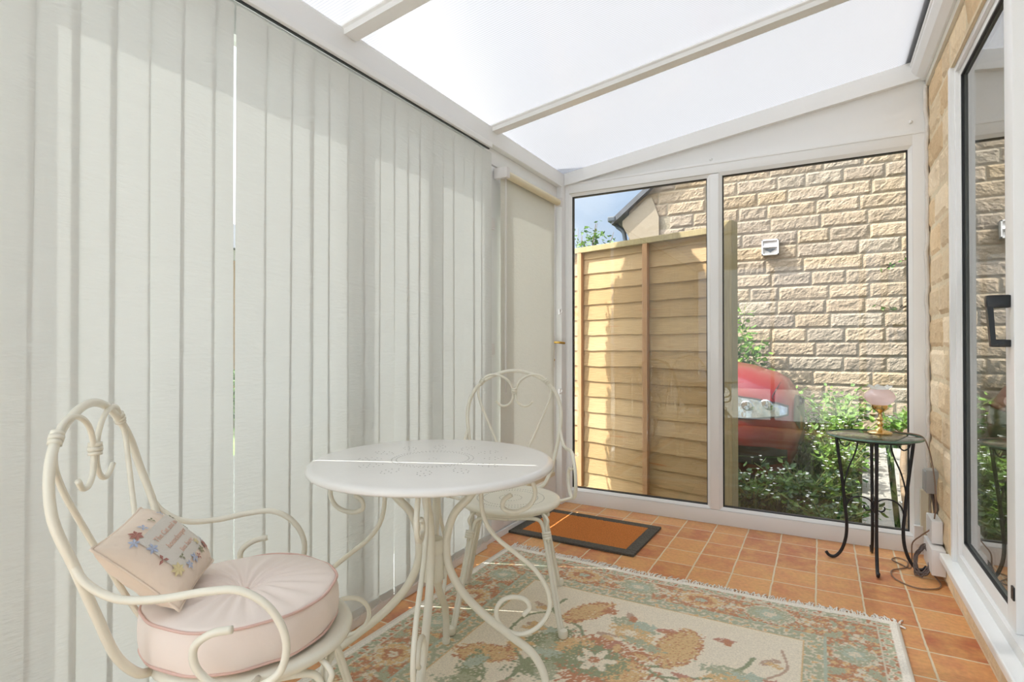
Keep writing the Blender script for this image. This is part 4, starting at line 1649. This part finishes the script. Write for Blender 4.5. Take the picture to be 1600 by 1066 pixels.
def make_chair(name, label, pose, group):
    x, y, th = pose
    t = thing(name, label, 'chair', (x, y, RZ), th, group)
    m = M['cream_metal']
    Z = lambda p: (p[0], p[1], p[2] - RZ)
    half = [(0, -.307, .934), (.07, -.307, .922), (.139, -.306, .888), (.188, -.298, .835), (.211, -.283, .76), (.206, -.253, .673), (.187, -.228, .58), (.160, -.205, .49), (.135, -.180, .445), (.10, -.168, .428)]
    path = [(-p[0], p[1], p[2]) for p in reversed(half[1:])] + half
    obj('back_frame', tube(B(), [Z(p) for p in path], .0085, 12), m, t, True)
    bm = B()
    for s in (1, -1):
        h = [(.003, -.196, .462), (.030, -.215, .515), (.078, -.245, .619), (.124, -.272, .719), (.158, -.292, .800), (.166, -.300, .845), (.150, -.304, .885), (.118, -.302, .913), (.075, -.300, .915), (.032, -.299, .893), (.010, -.299, .858), (.006, -.299, .822), (.014, -.298, .793), (.036, -.297, .775), (.062, -.297, .776), (.084, -.296, .795)]
        tube(bm, [Z((s * a, b, c)) for a, b, c in h], .0056, 10)
    obj('heart_scroll', bm, m, t, True)
    for (px, py, pz), (dx, dz) in ((((.147, -.305, .886)), (-.55, .84)), (((-.147, -.305, .886)), (.55, .84)), ((0, -.299, .842), (0, 1))):
        bm = B()
        r_ = .0115 if px else .0125
        for k in (-1, 0, 1):
            q = .0085 * k
            tube(bm, [Z((px + dx * (q - .004), py, pz + dz * (q - .004))), Z((px + dx * (q + .004), py, pz + dz * (q + .004)))], r_ + (.001 if k == 0 else 0), 12, sub=1)
        obj('clamp', bm, m, t, True)
    # arms: forward, over the front in a loop and curled back inside
    for s in (1, -1):
        arm = [(.207, -.257, .682), (.212, -.236, .650), (.219, -.190, .620), (.228, -.125, .614), (.239, -.045, .622), (.246, .005, .620), (.252, .048, .594), (.256, .076, .552),
               (.257, .084, .510), (.255, .072, .470), (.250, .040, .449), (.243, .000, .445), (.238, -.040, .462), (.235, -.066, .496), (.236, -.066, .528), (.240, -.040, .548), (.245, -.005, .553)]
        obj('armrest', tube(B(), [Z((s * a, b, c)) for a, b, c in arm], .0070, 12), m, t, True)
        obj('arm_bracket', tube(B(), [Z((s * .196, .03, .434)), Z((s * .235, .025, .442)), Z((s * .250, .03, .447))], .006, 8), m, t, True)
    # seat: dished pressed disc with rolled rim
    bm = lathe(B(), [(0, .436), (.15, .436), (.172, .4385), (.188, .4400), (.198, .4370), (.202, .430), (.200, .422), (.195, .4185), (.190, .422), (.150, .430), (0, .430)], 64)
    bmesh.ops.translate(bm, verts=bm.verts, vec=(0, 0, -RZ))
    seat = obj('seat', bm, m, t, True)
    bm = B()
    for rr_, nn, sz in ((.135, 72, .0024), (.110, 60, .0024), (.045, 26, .0022)):
        for k in range(nn):
            a = 2 * pi * k / nn
            lathe(bm, [(0, .0), (sz, .0)], 8, (rr_ * cos(a), rr_ * sin(a), .4364 - RZ))
    obj('perforations', bm, M['dot'], seat)
    bm = tube(B(), [Z((.178 * cos(2 * pi * k / 24), .178 * sin(2 * pi * k / 24), .415)) for k in range(24)], .0075, 8, closed=True, sub=2)
    obj('seat_ring', bm, m, t, True)
    # legs: each leg is a pair of rods that bend into the arches under the seat
    feet = [(.201, .250), (-.201, .250), (-.203, -.187), (.203, -.187)]
    knees = [(.140, .150), (-.140, .150), (-.135, -.130), (.135, -.130)]
    for i in range(4):
        f, k = Vector((*feet[i], .012)), Vector((*knees[i], .365))
        bm = B()
        for j in (1, -1):
            nb_ = Vector((*knees[(i + j) % 4], .365))
            side = (nb_ - k).normalized()
            mid = (k + nb_) / 2
            mid.z = .402
            out = Vector((mid.x, mid.y, 0)).normalized() * .018
            pts = [f + side * .0088, f.lerp(k, .5) + side * .0088, f.lerp(k, .88) + side * .0088, k + side * .010 + Vector((0, 0, .004)), k + side * .022 + Vector((0, 0, .026)), k + side * .048 + Vector((0, 0, .036)) + out * .3, mid + out]
            tube(bm, [Z(p) for p in pts], .0073, 10)
        # flared rods up to the seat rim
        o_ = Vector((k.x, k.y, 0)).normalized()
        tube(bm, [Z(f.lerp(k, .86) + o_ * .004), Z(k + o_ * .004), Z(k + o_ * .012 + Vector((0, 0, .030))), Z(Vector((o_.x * .182, o_.y * .182, .420)))], .0058, 8)
        lg = obj('leg', bm, m, t, True)
        bm = B()
        dn = (k - f).normalized()
        for q in (.90, .925, .95):
            c0 = f.lerp(k, q)
            tube(bm, [Z(c0 - dn * .005), Z(c0 + dn * .005)], .0180, 12, sub=1)
        obj('leg_clamp', bm, m, lg, True)
        bm = lathe(B(), [(0, 0), (.015, 0), (.0178, .004), (.0178, .020), (.0155, .026), (0, .027)], 16, (f.x, f.y, 0))
        obj('foot', bm, m, lg, 'auto')
    return t


CF = (-1.0974, 1.9723, 3.5926)
CN = (-1.0751, .7951, -.7688)
make_chair('garden_chair', 'cream wrought-iron scroll chair beyond the round table, facing us, seat bare', CF, 'cream scroll-back metal chairs')
make_chair('garden_chair', 'cream wrought-iron scroll chair in the left foreground holding the round cushion', CN, 'cream scroll-back metal chairs')

# ------------------------------------------------------------------ round table
tb = thing('bistro_table', 'round white metal bistro table with scrolled cream legs on the rug', 'table', (-.99, 1.314, RZ))
tz = .720 - RZ
bm = lathe(B(), [(0, tz), (.332, tz), (.344, tz - .002), (.350, tz - .008), (.351, tz - .015), (.347, tz - .020), (.342, tz - .018), (.340, tz - .010), (.330, tz - .006), (0, tz - .006)], 96)
tt = obj('tabletop', bm, M['white_metal'], tb, True)
bm = B()
for rr_, nn in ((.105, 60), (.118, 60), (.012, 3)):
    for k in range(nn):
        a = 2 * pi * k / nn
        lathe(bm, [(0, 0), (.0019, 0)], 8, (rr_ * cos(a), rr_ * sin(a), tz + .0004))
for k in range(12):
    a0 = 2 * pi * k / 12
    for rr_, da in ((.150, 0), (.165, .07), (.165, -.07), (.182, .10), (.182, -.10), (.200, .08), (.200, -.08), (.214, .03), (.214, -.03), (.190, 0)):
        a = a0 + da
        lathe(bm, [(0, 0), (.0021, 0)], 8, (rr_ * cos(a), rr_ * sin(a), tz + .0004))
obj('perforations', bm, M['dot'], tt)
AZ0 = radians(28.87)
MAIN = [(.150, .693), (.135, .660), (.109, .612), (.063, .562), (.041, .491), (.044, .417), (.078, .345), (.137, .278), (.225, .207), (.290, .155), (.323, .095), (.330, .04), (.330, .012)]
SCR = [(.229, .615), (.206, .598), (.204, .576), (.236, .565), (.280, .582), (.298, .618), (.288, .655), (.262, .690), (.200, .694), (.160, .670), (.141, .623), (.150, .543), (.184, .491), (.24, .445), (.298, .395), (.335, .334), (.338, .278), (.308, .232), (.262, .210), (.222, .217), (.190, .246), (.186, .285), (.208, .311), (.241, .317), (.272, .307), (.281, .284), (.262, .264)]
for k in range(4):
    a = AZ0 + k * pi / 2
    ca, sa = cos(a), sin(a)
    # legs hug the central collar
    lg = obj('leg', tube(B(), [(r_ * ca, r_ * sa, z_ - RZ) for r_, z_ in MAIN], .0118, 12), M['cream_metal'], tb, True)
    # scroll sits beside the leg in the same upright plane
    ox, oy = -sa * .003, ca * .003
    obj('scroll', tube(B(), [(r_ * ca + ox, r_ * sa + oy, z_ - RZ) for r_, z_ in SCR], .0068, 10), M['cream_metal'], lg, True)
    obj('foot', lathe(B(), [(0, 0), (.013, 0), (.014, .004), (.014, .016), (0, .018)], 14, (.330 * ca, .330 * sa, 0)), M['cream_metal'], lg, 'auto')
bm = B()
lathe(bm, [(0, .488), (.029, .488), (.032, .484), (.032, .452), (.0295, .449), (.0295, .444), (.032, .441), (.032, .374), (.029, .368), (0, .368)], 28, (0, 0, -RZ))
obj('collar', bm, M['cream_metal'], tb, 'auto')
bm = tube(B(), [(.16 * cos(2 * pi * k / 24), .16 * sin(2 * pi * k / 24), .696 - RZ) for k in range(24)], .006, 8, closed=True, sub=2)
for k in range(4):
    a = AZ0 + pi / 4 + k * pi / 2
    lathe(bm, [(0, -.012), (.008, -.012), (.009, 0)], 10, (.17 * cos(a), .17 * sin(a), .70 - RZ))
obj('support_ring', bm, M['cream_metal'], tb, True)

# ------------------------------------------------------------------ round cushion
sn, cs = sin(CN[2]), cos(CN[2])


def chair_pt(lx, ly, lz):
    return (CN[0] + cs * lx - sn * ly, CN[1] + sn * lx + cs * ly, lz)


CUO = (.004, -.022)
cp = chair_pt(CUO[0], CUO[1], .4415)
cu = thing('round_cushion', 'pale pink round box cushion with a centre button on the foreground chair seat', 'cushion', cp, CN[2])
CR = .186
CH = .088


def ctop(r, a):
    q = r / CR
    dome = CH + .012 * (1 - q * q) ** .5 if q < 1 else CH
    tuft = -.022 * math.exp(-(r / .035) ** 2)
    puck = .0062 * max(0, 1 - q) * q * 2.2 * sin(a * 22 + 1.5 * sin(a * 3)) + .002 * (1 - q) * sin(a * 9)
    return dome + tuft + puck


def cwob(a):
    return 1 + .012 * sin(a * 3 + 1) + .010 * sin(a * 5) + .006 * sin(a * 13)


bm = B()
NAz = 132
rings = []
for q in (0, .04, .09, .15, .22, .3, .4, .5, .6, .7, .8, .88, .94, .98, 1.0):
    rings.append([(q * CR * cwob(2 * pi * k / NAz) * cos(2 * pi * k / NAz), q * CR * cwob(2 * pi * k / NAz) * sin(2 * pi * k / NAz), ctop(q * CR, 2 * pi * k / NAz)) for k in range(NAz)])
for zz, rr_ in ((.080, 1.012), (.068, 1.030), (.050, 1.036), (.030, 1.032), (.014, 1.018), (.006, 1.0)):
    rings.append([(rr_ * CR * cwob(2 * pi * k / NAz) * cos(2 * pi * k / NAz) * (1 + .004 * sin(40 * zz + 5 * sin(6 * pi * k / NAz))), rr_ * CR * cwob(2 * pi * k / NAz) * sin(2 * pi * k / NAz), zz + .003 * sin(2 * pi * k / NAz * 7)) for k in range(NAz)])
rings.append([(.6 * CR * cos(2 * pi * k / NAz), .6 * CR * sin(2 * pi * k / NAz), .0015) for k in range(NAz)])
rv = [[bm.verts.new(p) for p in r_] for r_ in rings[1:]]
cv = bm.verts.new((0, 0, ctop(0, 0)))
for k in range(NAz):
    bm.faces.new((cv, rv[0][k], rv[0][(k + 1) % NAz]))
for A, Bq in zip(rv, rv[1:]):
    for k in range(NAz):
        bm.faces.new((A[k], A[(k + 1) % NAz], Bq[(k + 1) % NAz], Bq[k]))
bm.faces.new(rv[-1])
obj('cover', bm, M['cushion'], cu, True)
for zz, rr_ in ((CH - .001, 1.012), (.009, 1.012)):
    pts = [(rr_ * CR * cwob(2 * pi * k / 48) * cos(2 * pi * k / 48), rr_ * CR * cwob(2 * pi * k / 48) * sin(2 * pi * k / 48), zz + .0022 * sin(2 * pi * k / 48 * 5)) for k in range(48)]
    obj('piping', tube(B(), pts, .0028, 8, closed=True, sub=3), M['piping'], cu, True)
obj('button', lathe(B(), [(0, .0065), (.006, .0055), (.0105, .002), (.011, -.002), (.006, -.005), (0, -.005)], 20, (0, 0, CH - .008)), M['piping'], cu, True)

# ------------------------------------------------------------------ embroidered pillow
# corners in chair coordinates: top edge leans on the back, bottom edge rests on the cushion
TN, TF = Vector((.1228, -.2570, .6739)), Vector((-.0824, -.2422, .6914))
BN, BF = Vector((.1219, -.1192, .5507)), Vector((-.0833, -.1044, .5641))
cenl = (TN + TF + BN + BF) / 4
ux = ((TF - TN) + (BF - BN)) / 2
uy = ((TN - BN) + (TF - BF)) / 2
W_, H_ = ux.length, uy.length
ux.normalize()
uz = ux.cross(uy).normalized()
if uz.z < 0:
    uz = -uz
uy = uz.cross(ux).normalized() if uz.cross(ux).dot(uy) > 0 else ux.cross(uz).normalized()
pm = Matrix.Translation(chair_pt(*cenl)) @ Matrix.Rotation(CN[2], 4, 'Z')
basis = Matrix((( ux.x, uy.x, uz.x, 0), (ux.y, uy.y, uz.y, 0), (ux.z, uy.z, uz.z, 0), (0, 0, 0, 1)))
if basis.to_3x3().determinant() < 0:
    basis = Matrix((( ux.x, uy.x, -uz.x, 0), (ux.y, uy.y, -uz.y, 0), (ux.z, uy.z, -uz.z, 0), (0, 0, 0, 1)))
pw = thing('embroidered_pillow', 'small pale pink pillow with embroidered flowers and writing on the round cushion', 'pillow')
pw.matrix_world = pm @ basis
W_, H_ = .212, .194
TP = .047


def ph_(u, v):
    """half thickness over the pillow, u,v in -1..1"""
    a = max(0, 1 - abs(u) ** 3.4) * max(0, 1 - abs(v) ** 3.4)
    return TP * a ** .62


def pxy(u, v):
    pin = 1 - .055 * (1 - abs(v) ** 2) * abs(u) ** 3
    pin2 = 1 - .055 * (1 - abs(u) ** 2) * abs(v) ** 3
    return u * W_ / 2 * pin, v * H_ / 2 * pin2


bm = B()
n = 44


def side(sgn):
    def f_(a, b):
        u, v = 2 * a - 1, 2 * b - 1
        x, y = pxy(u, v)
        wr_ = .0016 * sin(u * 21 + 3 * v) * abs(v) ** 1.5 + .0012 * sin(v * 16) * abs(u) ** 2
        return Vector((x, y, sgn * (ph_(u, v) + wr_ * (1 - max(abs(u), abs(v)) ** 8))))
    return f_


grid(bm, n, n, side(1))
grid(bm, n, n, side(-1))
bmesh.ops.remove_doubles(bm, verts=bm.verts, dist=.0003)
obj('cover', bm, M['pillow'], pw, True)
pts = []
for k in range(16):
    pts.append((-1 + k / 8, -1))
for k in range(16):
    pts.append((1, -1 + k / 8))
for k in range(16):
    pts.append((1 - k / 8, 1))
for k in range(16):
    pts.append((-1, 1 - k / 8))
obj('piping', tube(B(), [(*pxy(*p), 0) for p in pts], .0028, 8, closed=True, sub=2), M['pillow'], pw, True)


def onp(x, y, d=.0006):
    u, v = x / (W_ / 2), y / (H_ / 2)
    return Vector((x, y, ph_(u, v) + .0010 + d))


bm = B()
grid(bm, 30, 24, lambda a, b: onp(-.072 + .152 * a, -.050 + .098 * b, .0004))
obj('linen_panel', bm, M['panel'], pw, True)


def stitchleaf(bm, x, y, a, ln, wd):
    for s in (-1, 1):
        p0, p1 = onp(x, y, .0016), onp(x + cos(a) * ln, y + sin(a) * ln, .0016)
        m_ = onp(x + cos(a) * ln * .5 - sin(a) * wd * s, y + sin(a) * ln * .5 + cos(a) * wd * s, .0022)
        v = [bm.verts.new(q) for q in (p0, m_, p1)]
        bm.faces.new(v)


def flower(cx, cy, r, key, np_=5, a0=0):
    bm = B()
    for k in range(np_):
        stitchleaf(bm, cx, cy, a0 + 2 * pi * k / np_, r, r * .26)
    obj('embroidered_flower', bm, M[key], pw)


for (x, y, r, k, n_) in ((-.078, .050, .012, 'thread_blue', 5), (-.068, .018, .014, 'thread_blue', 5), (-.074, -.010, .013, 'thread_red', 3), (-.070, -.044, .017, 'thread_cream', 7),
                         (-.040, -.056, .012, 'thread_blue', 5), (-.012, -.055, .014, 'thread_blue', 5), (.006, -.060, .010, 'thread_red', 4), (.030, -.056, .012, 'thread_green', 5),
                         (.060, -.055, .016, 'thread_red', 6), (.080, -.042, .012, 'thread_blue', 4), (.084, .0, .010, 'thread_green', 4), (.082, .035, .012, 'thread_green', 5),
                         (-.060, .058, .016, 'thread_red', 6), (-.030, .060, .012, 'thread_blue', 4), (.055, .058, .010, 'thread_blue', 3), (.010, .060, .010, 'thread_green', 3),
                         (-.040, -.034, .010, 'thread_green', 3), (.038, -.036, .011, 'thread_cream', 5)):
    flower(x, y, r * .88, k, n_, x * 40)


def text_mesh(txt, size, x, y, key):
    cu_ = bpy.data.curves.new('writing', 'FONT')
    cu_.body = txt
    cu_.size = size
    cu_.align_x = 'CENTER'
    cu_.extrude = .0002
    cu_.space_character = 1.05
    cu_.resolution_u = 3
    ob = bpy.data.objects.new('writing', cu_)
    COL.objects.link(ob)
    dg = bpy.context.evaluated_depsgraph_get()
    me = bpy.data.meshes.new_from_object(ob.evaluated_get(dg))
    bpy.data.objects.remove(ob, do_unlink=True)
    for v in me.vertices:
        p = onp(v.co.x + x, v.co.y + y, .0016)
        v.co = p + Vector((0, 0, v.co.z))
    me.materials.clear()
    me.materials.append(M[key])
    o = bpy.data.objects.new('embroidered_words', me)
    COL.objects.link(o)
    o.parent = pw
    return o


text_mesh('The Cat and its', .0165, .004, .019, 'thread_pink')
text_mesh('housekeeper', .0170, .004, -.006, 'thread_pink')
text_mesh('live here', .0160, .004, -.030, 'thread_pink')

# ------------------------------------------------------------------ side table
ST = (.222, 3.19)
stt = thing('side_table', 'small round glass-topped table on black scrolled iron legs by the stone pier', 'side table', (ST[0], ST[1], 0))
top = obj('glass_top', lathe(B(), [(0, .620), (.196, .620), (.199, .618), (.199, .614), (.196, .612), (0, .612)], 64), M['tableglass'], stt, 'auto')
obj('glass_edge', lathe(B(), [(.1965, .6205), (.200, .618), (.200, .614), (.1965, .6115), (.1968, .616), (.1965, .6205)], 64), M['glassedge'], top, True)
bm = tube(B(), [(.155 * cos(2 * pi * k / 24), .155 * sin(2 * pi * k / 24), .604) for k in range(24)], .0055, 8, closed=True, sub=2)
obj('rim_ring', bm, M['black_metal'], stt, True)
SL = [(.156, .602), (.147, .52), (.137, .436), (.128, .35), (.121, .265), (.114, .180), (.120, .100), (.143, .035), (.168, .0095), (.190, .012), (.203, .028)]
for k in range(4):
    a = k * pi / 2
    ca, sa = cos(a), sin(a)
    lg = obj('leg', tube(B(), [(r_ * ca, r_ * sa, z_) for r_, z_ in SL], .0075, 10), M['black_metal'], stt, True)
    bm = B()
    tube(bm, [(r_ * ca, r_ * sa, z_) for r_, z_ in [(.145, .592), (.136, .568), (.118, .556), (.104, .566), (.100, .578)]], .0032, 8)
    tube(bm, [(r_ * ca, r_ * sa, z_) for r_, z_ in [(.068, .600), (.067, .575), (.080, .520), (.105, .452), (.122, .38), (.128, .31), (.124, .25)]], .0036, 8)
    tube(bm, [(r_ * ca, r_ * sa, z_) for r_, z_ in [(.118, .245), (.108, .285), (.085, .310), (.050, .318), (.018, .305), (.008, .285), (.012, .262), (.030, .256), (.042, .268), (.040, .280)]], .0036, 8)
    obj('scroll', bm, M['black_metal'], lg, True)
obj('centre_knot', lathe(B(), [(0, .25), (.008, .252), (.010, .27), (.008, .305), (0, .31)], 12), M['black_metal'], stt, True)

# ------------------------------------------------------------------ oil-lamp style lamp
LP = (.252, 3.262)
lp = thing('table_lamp', 'brass table lamp with a frilled pink glass shade on the glass side table', 'lamp', (LP[0], LP[1], .6210))
bm = lathe(B(), [(0, .0), (.052, .0), (.054, .004), (.050, .008), (.036, .012), (.022, .016), (.012, .024), (.009, .034), (.013, .040), (.015, .046), (.011, .053), (.008, .058), (.014, .064), (.0145, .070), (.009, .076), (.0065, .090), (.008, .098), (.014, .104), (.028, .116), (.033, .124), (.034, .138), (.030, .140), (0, .140)], 36)
obj('base', bm, M['brass'], lp, 'auto')
bm = B()
NS = 72
prof = [(.026, .138), (.040, .142), (.056, .154), (.064, .170), (.0655, .180), (.062, .192), (.052, .203), (.042, .210), (.037, .216)]
rgs = []
for r_, z_ in prof:
    rgs.append([bm.verts.new((r_ * cos(2 * pi * k / NS), r_ * sin(2 * pi * k / NS), z_)) for k in range(NS)])
for A, Bq in zip(rgs, rgs[1:]):
    for k in range(NS):
        bm.faces.new((A[k], A[(k + 1) % NS], Bq[(k + 1) % NS], Bq[k]))
shd = obj('shade', bm, M['pinkglass'], lp, True)
bm = B()
rgs = []
for q, (r_, z_) in enumerate(((.037, .2155), (.039, .221), (.045, .227), (.053, .231))):
    am = (0, .001, .003, .0055)[q]
    rgs.append([bm.verts.new(((r_ + am * .6 * sin(8 * 2 * pi * k / NS)) * cos(2 * pi * k / NS), (r_ + am * .6 * sin(8 * 2 * pi * k / NS)) * sin(2 * pi * k / NS), z_ + am * sin(8 * 2 * pi * k / NS + 1))) for k in range(NS)])
for A, Bq in zip(rgs, rgs[1:]):
    for k in range(NS):
        bm.faces.new((A[k], A[(k + 1) % NS], Bq[(k + 1) % NS], Bq[k]))
obj('frill', bm, M['clearfrill'], shd, True)
cb_ = [(.040, .020, .006), (.065, .028, .0075), (.10, .03, .005), (.135, .02, .004), (.170, .01, -.006)]
wcb = [(LP[0] + a, LP[1] + b, .621 + c) for a, b, c in cb_] + [(.440, 3.24, .57), (.452, 3.20, .48), (.455, 3.17, .40), (.452, 3.15, .30), (.440, 3.16, .22), (.405, 3.20, .165), (.375, 3.22, .12), (.372, 3.22, .05), (.365, 3.20, .006), (.33, 3.24, .005), (.30, 3.29, .005),
      (.325, 3.33, .005), (.36, 3.30, .005), (.345, 3.20, .005), (.285, 3.13, .005), (.290, 3.02, .005), (.36, 2.955, .005), (.43, 2.985, .005), (.455, 3.04, .005), (.44, 3.12, .02), (.425, 3.20, .05)]
obj('power_cable', tube(B(), [(p[0] - LP[0], p[1] - LP[1], p[2] - .621) for p in wcb], .0030, 8, sub=6), M['cable_brown'], lp, True)
# coil of dark cable
rnd = random.Random(31)
pts = []
for k in range(95):
    a = k / 95 * 2 * pi * 6.2
    rr_ = .055 + .010 * sin(k * .9) + .006 * rnd.uniform(-1, 1)
    pts.append((.405 + rr_ * cos(a) * .55, 3.17 + rr_ * sin(a) * .9 - .02, .065 + rr_ * .9 * sin(a + .6) + .004 * rnd.uniform(-1, 1)))
bm = tube(B(), [(p[0] - .405, p[1] - 3.17, p[2]) for p in pts], .0034, 7, sub=2)
o = tag(obj('coiled_cable', bm, M['cable_black'], None, True), 'coil of dark cable on the floor beside the white trunking boxes', 'cable')
o.location = (.405, 3.17, 0)

# junction box, trunking
jb = thing('junction_box', 'grey plastic junction box fixed low on the stone corner', 'junction box', (.462, 3.31, .405))
obj('case', box(B(), -.028, .024, -.05, .03, -.055, .055, .005), M['greybox'], jb, 'auto')
obj('lid', box(B(), -.034, -.026, -.042, .022, -.047, .047, .003), M['greybox'], jb, 'auto')
bm = tube(B(), [(0, -.01, -.05), (.004, -.02, -.10), (.008, -.03, -.16), (.006, -.04, -.19)], .006, 8)
tube(bm, [(.012, -.03, -.05), (.014, -.05, -.10), (.012, -.07, -.16)], .004, 8)
obj('wire', bm, M['cable_black'], jb, True)
tag(obj('cable_trunking', box(B(), .432, .466, YF - .030, YF - .001, .09, .33, .003), M['upvc_warm']), 'upright cream trunking on the gable frame behind the grey box', 'trunking')
tag(obj('cable_trunking', box(B(), .405, .443, YF - .034, YF - .001, .055, .150, .003), M['whitebox']), 'short white trunking stub low on the gable frame', 'trunking')
tag(obj('socket_box', box(B(), .432, .474, 3.11, 3.26, .160, .262, .005), M['whitebox'], None, 'auto'), 'upper white plastic box beside the end of the sill', 'box')
tag(obj('socket_box', box(B(), .422, .474, 3.04, 3.26, .040, .154, .005), M['whitebox'], None, 'auto'), 'lower white plastic box under the end of the sill', 'box')
